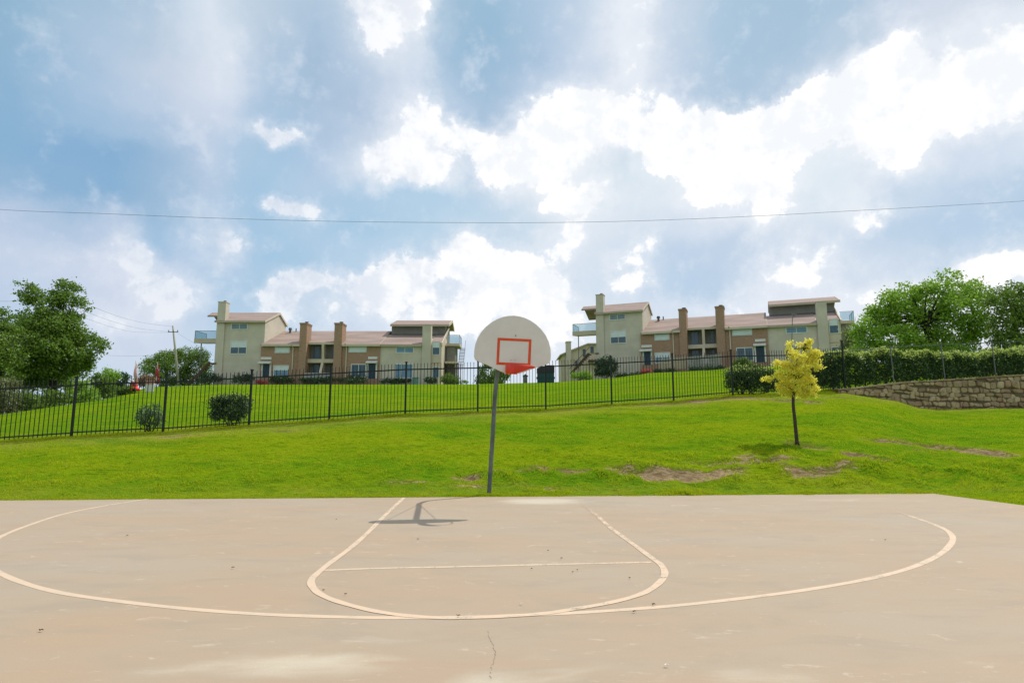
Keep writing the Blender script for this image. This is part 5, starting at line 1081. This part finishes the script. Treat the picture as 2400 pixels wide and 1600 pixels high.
# ---------------------------------------------------------------- litter on the court
def litter(nm, u, v, lab, mat, s):
    p = G(u, v); t = MB(); n = 7; a0 = random.uniform(0, 6.28); V = [(0,0,.012)]
    for k in range(n): a = a0+2*math.pi*k/n; r = s*(1 if k % 2 else .55)*(1 if math.cos(a-a0) > -.2 else .7); V.append((r*math.cos(a), r*.6*math.sin(a), .006+.012*abs(math.sin(a*1.5))))
    t.add(V, [(0, 1+k, 1+(k+1)%n) for k in range(n)]); o = t.build(nm, mat); o.location = (p.x, p.y, .006)
    sd = o.modifiers.new('s', 'SOLIDIFY'); sd.thickness = .003
    tag(o, lab, 'leaf' if nm == 'dry_leaf' else 'chip', 'dry leaves lying on the court' if nm == 'dry_leaf' else 'pale chips lying on the court')
LF = [(298,1256,'dark dry leaf on the left half of the court near the arc top',.05),(545,1332,'largest dark dry leaf left of the free throw circle',.045),(96,1480,'dark dry leaf near the bottom left corner of the picture',.05),(788,1218,'tiny dry leaf left of the backboard shadow',.035),(979,1265,'dry leaf inside the key below the backboard shadow',.04),
      (809,1395,'dry leaf just inside the bottom left of the free throw circle',.035),(758,1386,'dry leaf lying on the left curve of the free throw circle',.035),(1075,1446,'dry leaf on the line where arc and circle meet',.04),(1316,1310,'dry leaf just above the free throw line on the right',.04),(1246,1335,'tiny dry leaf just below the free throw line',.03),
      (1353,1338,'right one of the pair of tiny leaves below the free throw line',.03),(1342,1343,'left one of the pair of tiny leaves below the free throw line',.03),(1476,1357,'dry leaf near the right inner side of the circle',.035),(1532,1419,'dark dry leaf on the three point arc right of the circle',.05),(1486,1436,'dark dry leaf just below the three point arc',.045),(2075,1267,'tiny dry leaf near the right end of the arc',.035),(1284,1292,'tiny dry leaf in the middle of the key',.03)]
for u, v, lab, s in LF: litter('dry_leaf', u, v, lab, 'dry_leaf', s*.5)
litter('paint_chip', 1561, 1563, 'small white chip near the bottom centre right of the court', 'pale_chip', .022); litter('paint_chip', 1222, 1418, 'small pale chip just inside the bottom of the circle', 'pale_chip', .02)

# ---------------------------------------------------------------- grass blades
def blades():
    n = 230000; y = 12.0+14.5*rng.random(n)**1.35; x = rng.uniform(-1.0, 1.0, n)*(y*.92)+rng.uniform(-.5,.5,n)
    # extra along the court edge and along the fence foot
    k = 26000; xe = rng.uniform(-11, 9.2, k); ye = EC+ES*xe+np.abs(rng.normal(0,.10,k))-.05*np.clip(np.sin(xe*3.3)+np.sin(xe*7.9+1)+np.sin(xe*17), 0, 2)*rng.random(k); k2 = 6000; ys = rng.uniform(9.5,13,k2); xs = side_x(ys)+np.abs(rng.normal(0,.1,k2)); k3 = 34000; xf = rng.uniform(-17, 14, k3); yf = FA+FB*xf+rng.normal(0,.10,k3)
    x = np.concatenate([x, xe, xs, xf]); y = np.concatenate([y, ye, ys, yf]); lng = np.concatenate([np.ones(n), np.full(k,.9), np.full(k2,.9), np.full(k3,2.0)])
    d, _ = bare(x, y); ok = (y > EC+ES*x-.09) | (x > side_x(y)+.01); ok &= ((d < .12+.34*rng.random(len(x))) | (rng.random(len(x)) < .10)) | (lng > 1.5); ok &= y < FA+FB*x+.3
    x, y, lng, d = x[ok], y[ok], lng[ok], d[ok]; z = gz(x, y)-.012+rough(x, y)-pit(d, x, y)
    m = len(x); patch = .6+.5*np.sin(x*1.7+np.sin(y*2.1))*np.sin(y*2.9+1)+.25*np.sin(x*6+y*5); L = (.024+.032*rng.random(m)*np.clip(patch, .3, 1.2))*lng*(1+1.3*np.clip(rough(x, y)*20, 0, 1)); w = .007+.006*rng.random(m)
    a = rng.uniform(0, math.pi, m); lean = rng.normal(0, .45, (m,2))*L[:,None]
    V = np.empty((m,3,3)); V[:,0] = np.stack([x-np.cos(a)*w, y-np.sin(a)*w, z], -1); V[:,1] = np.stack([x+np.cos(a)*w, y+np.sin(a)*w, z], -1); V[:,2] = np.stack([x+lean[:,0], y+lean[:,1], z+L], -1)
    o = np_mesh('grass', V.reshape(-1,3), np.arange(m*3).reshape(m,3), 'blades'); tag(o, 'short bright green grass on the slope', 'grass', kind='stuff')
blades()
scene.cycles.max_bounces = 5; scene.cycles.transparent_max_bounces = 12
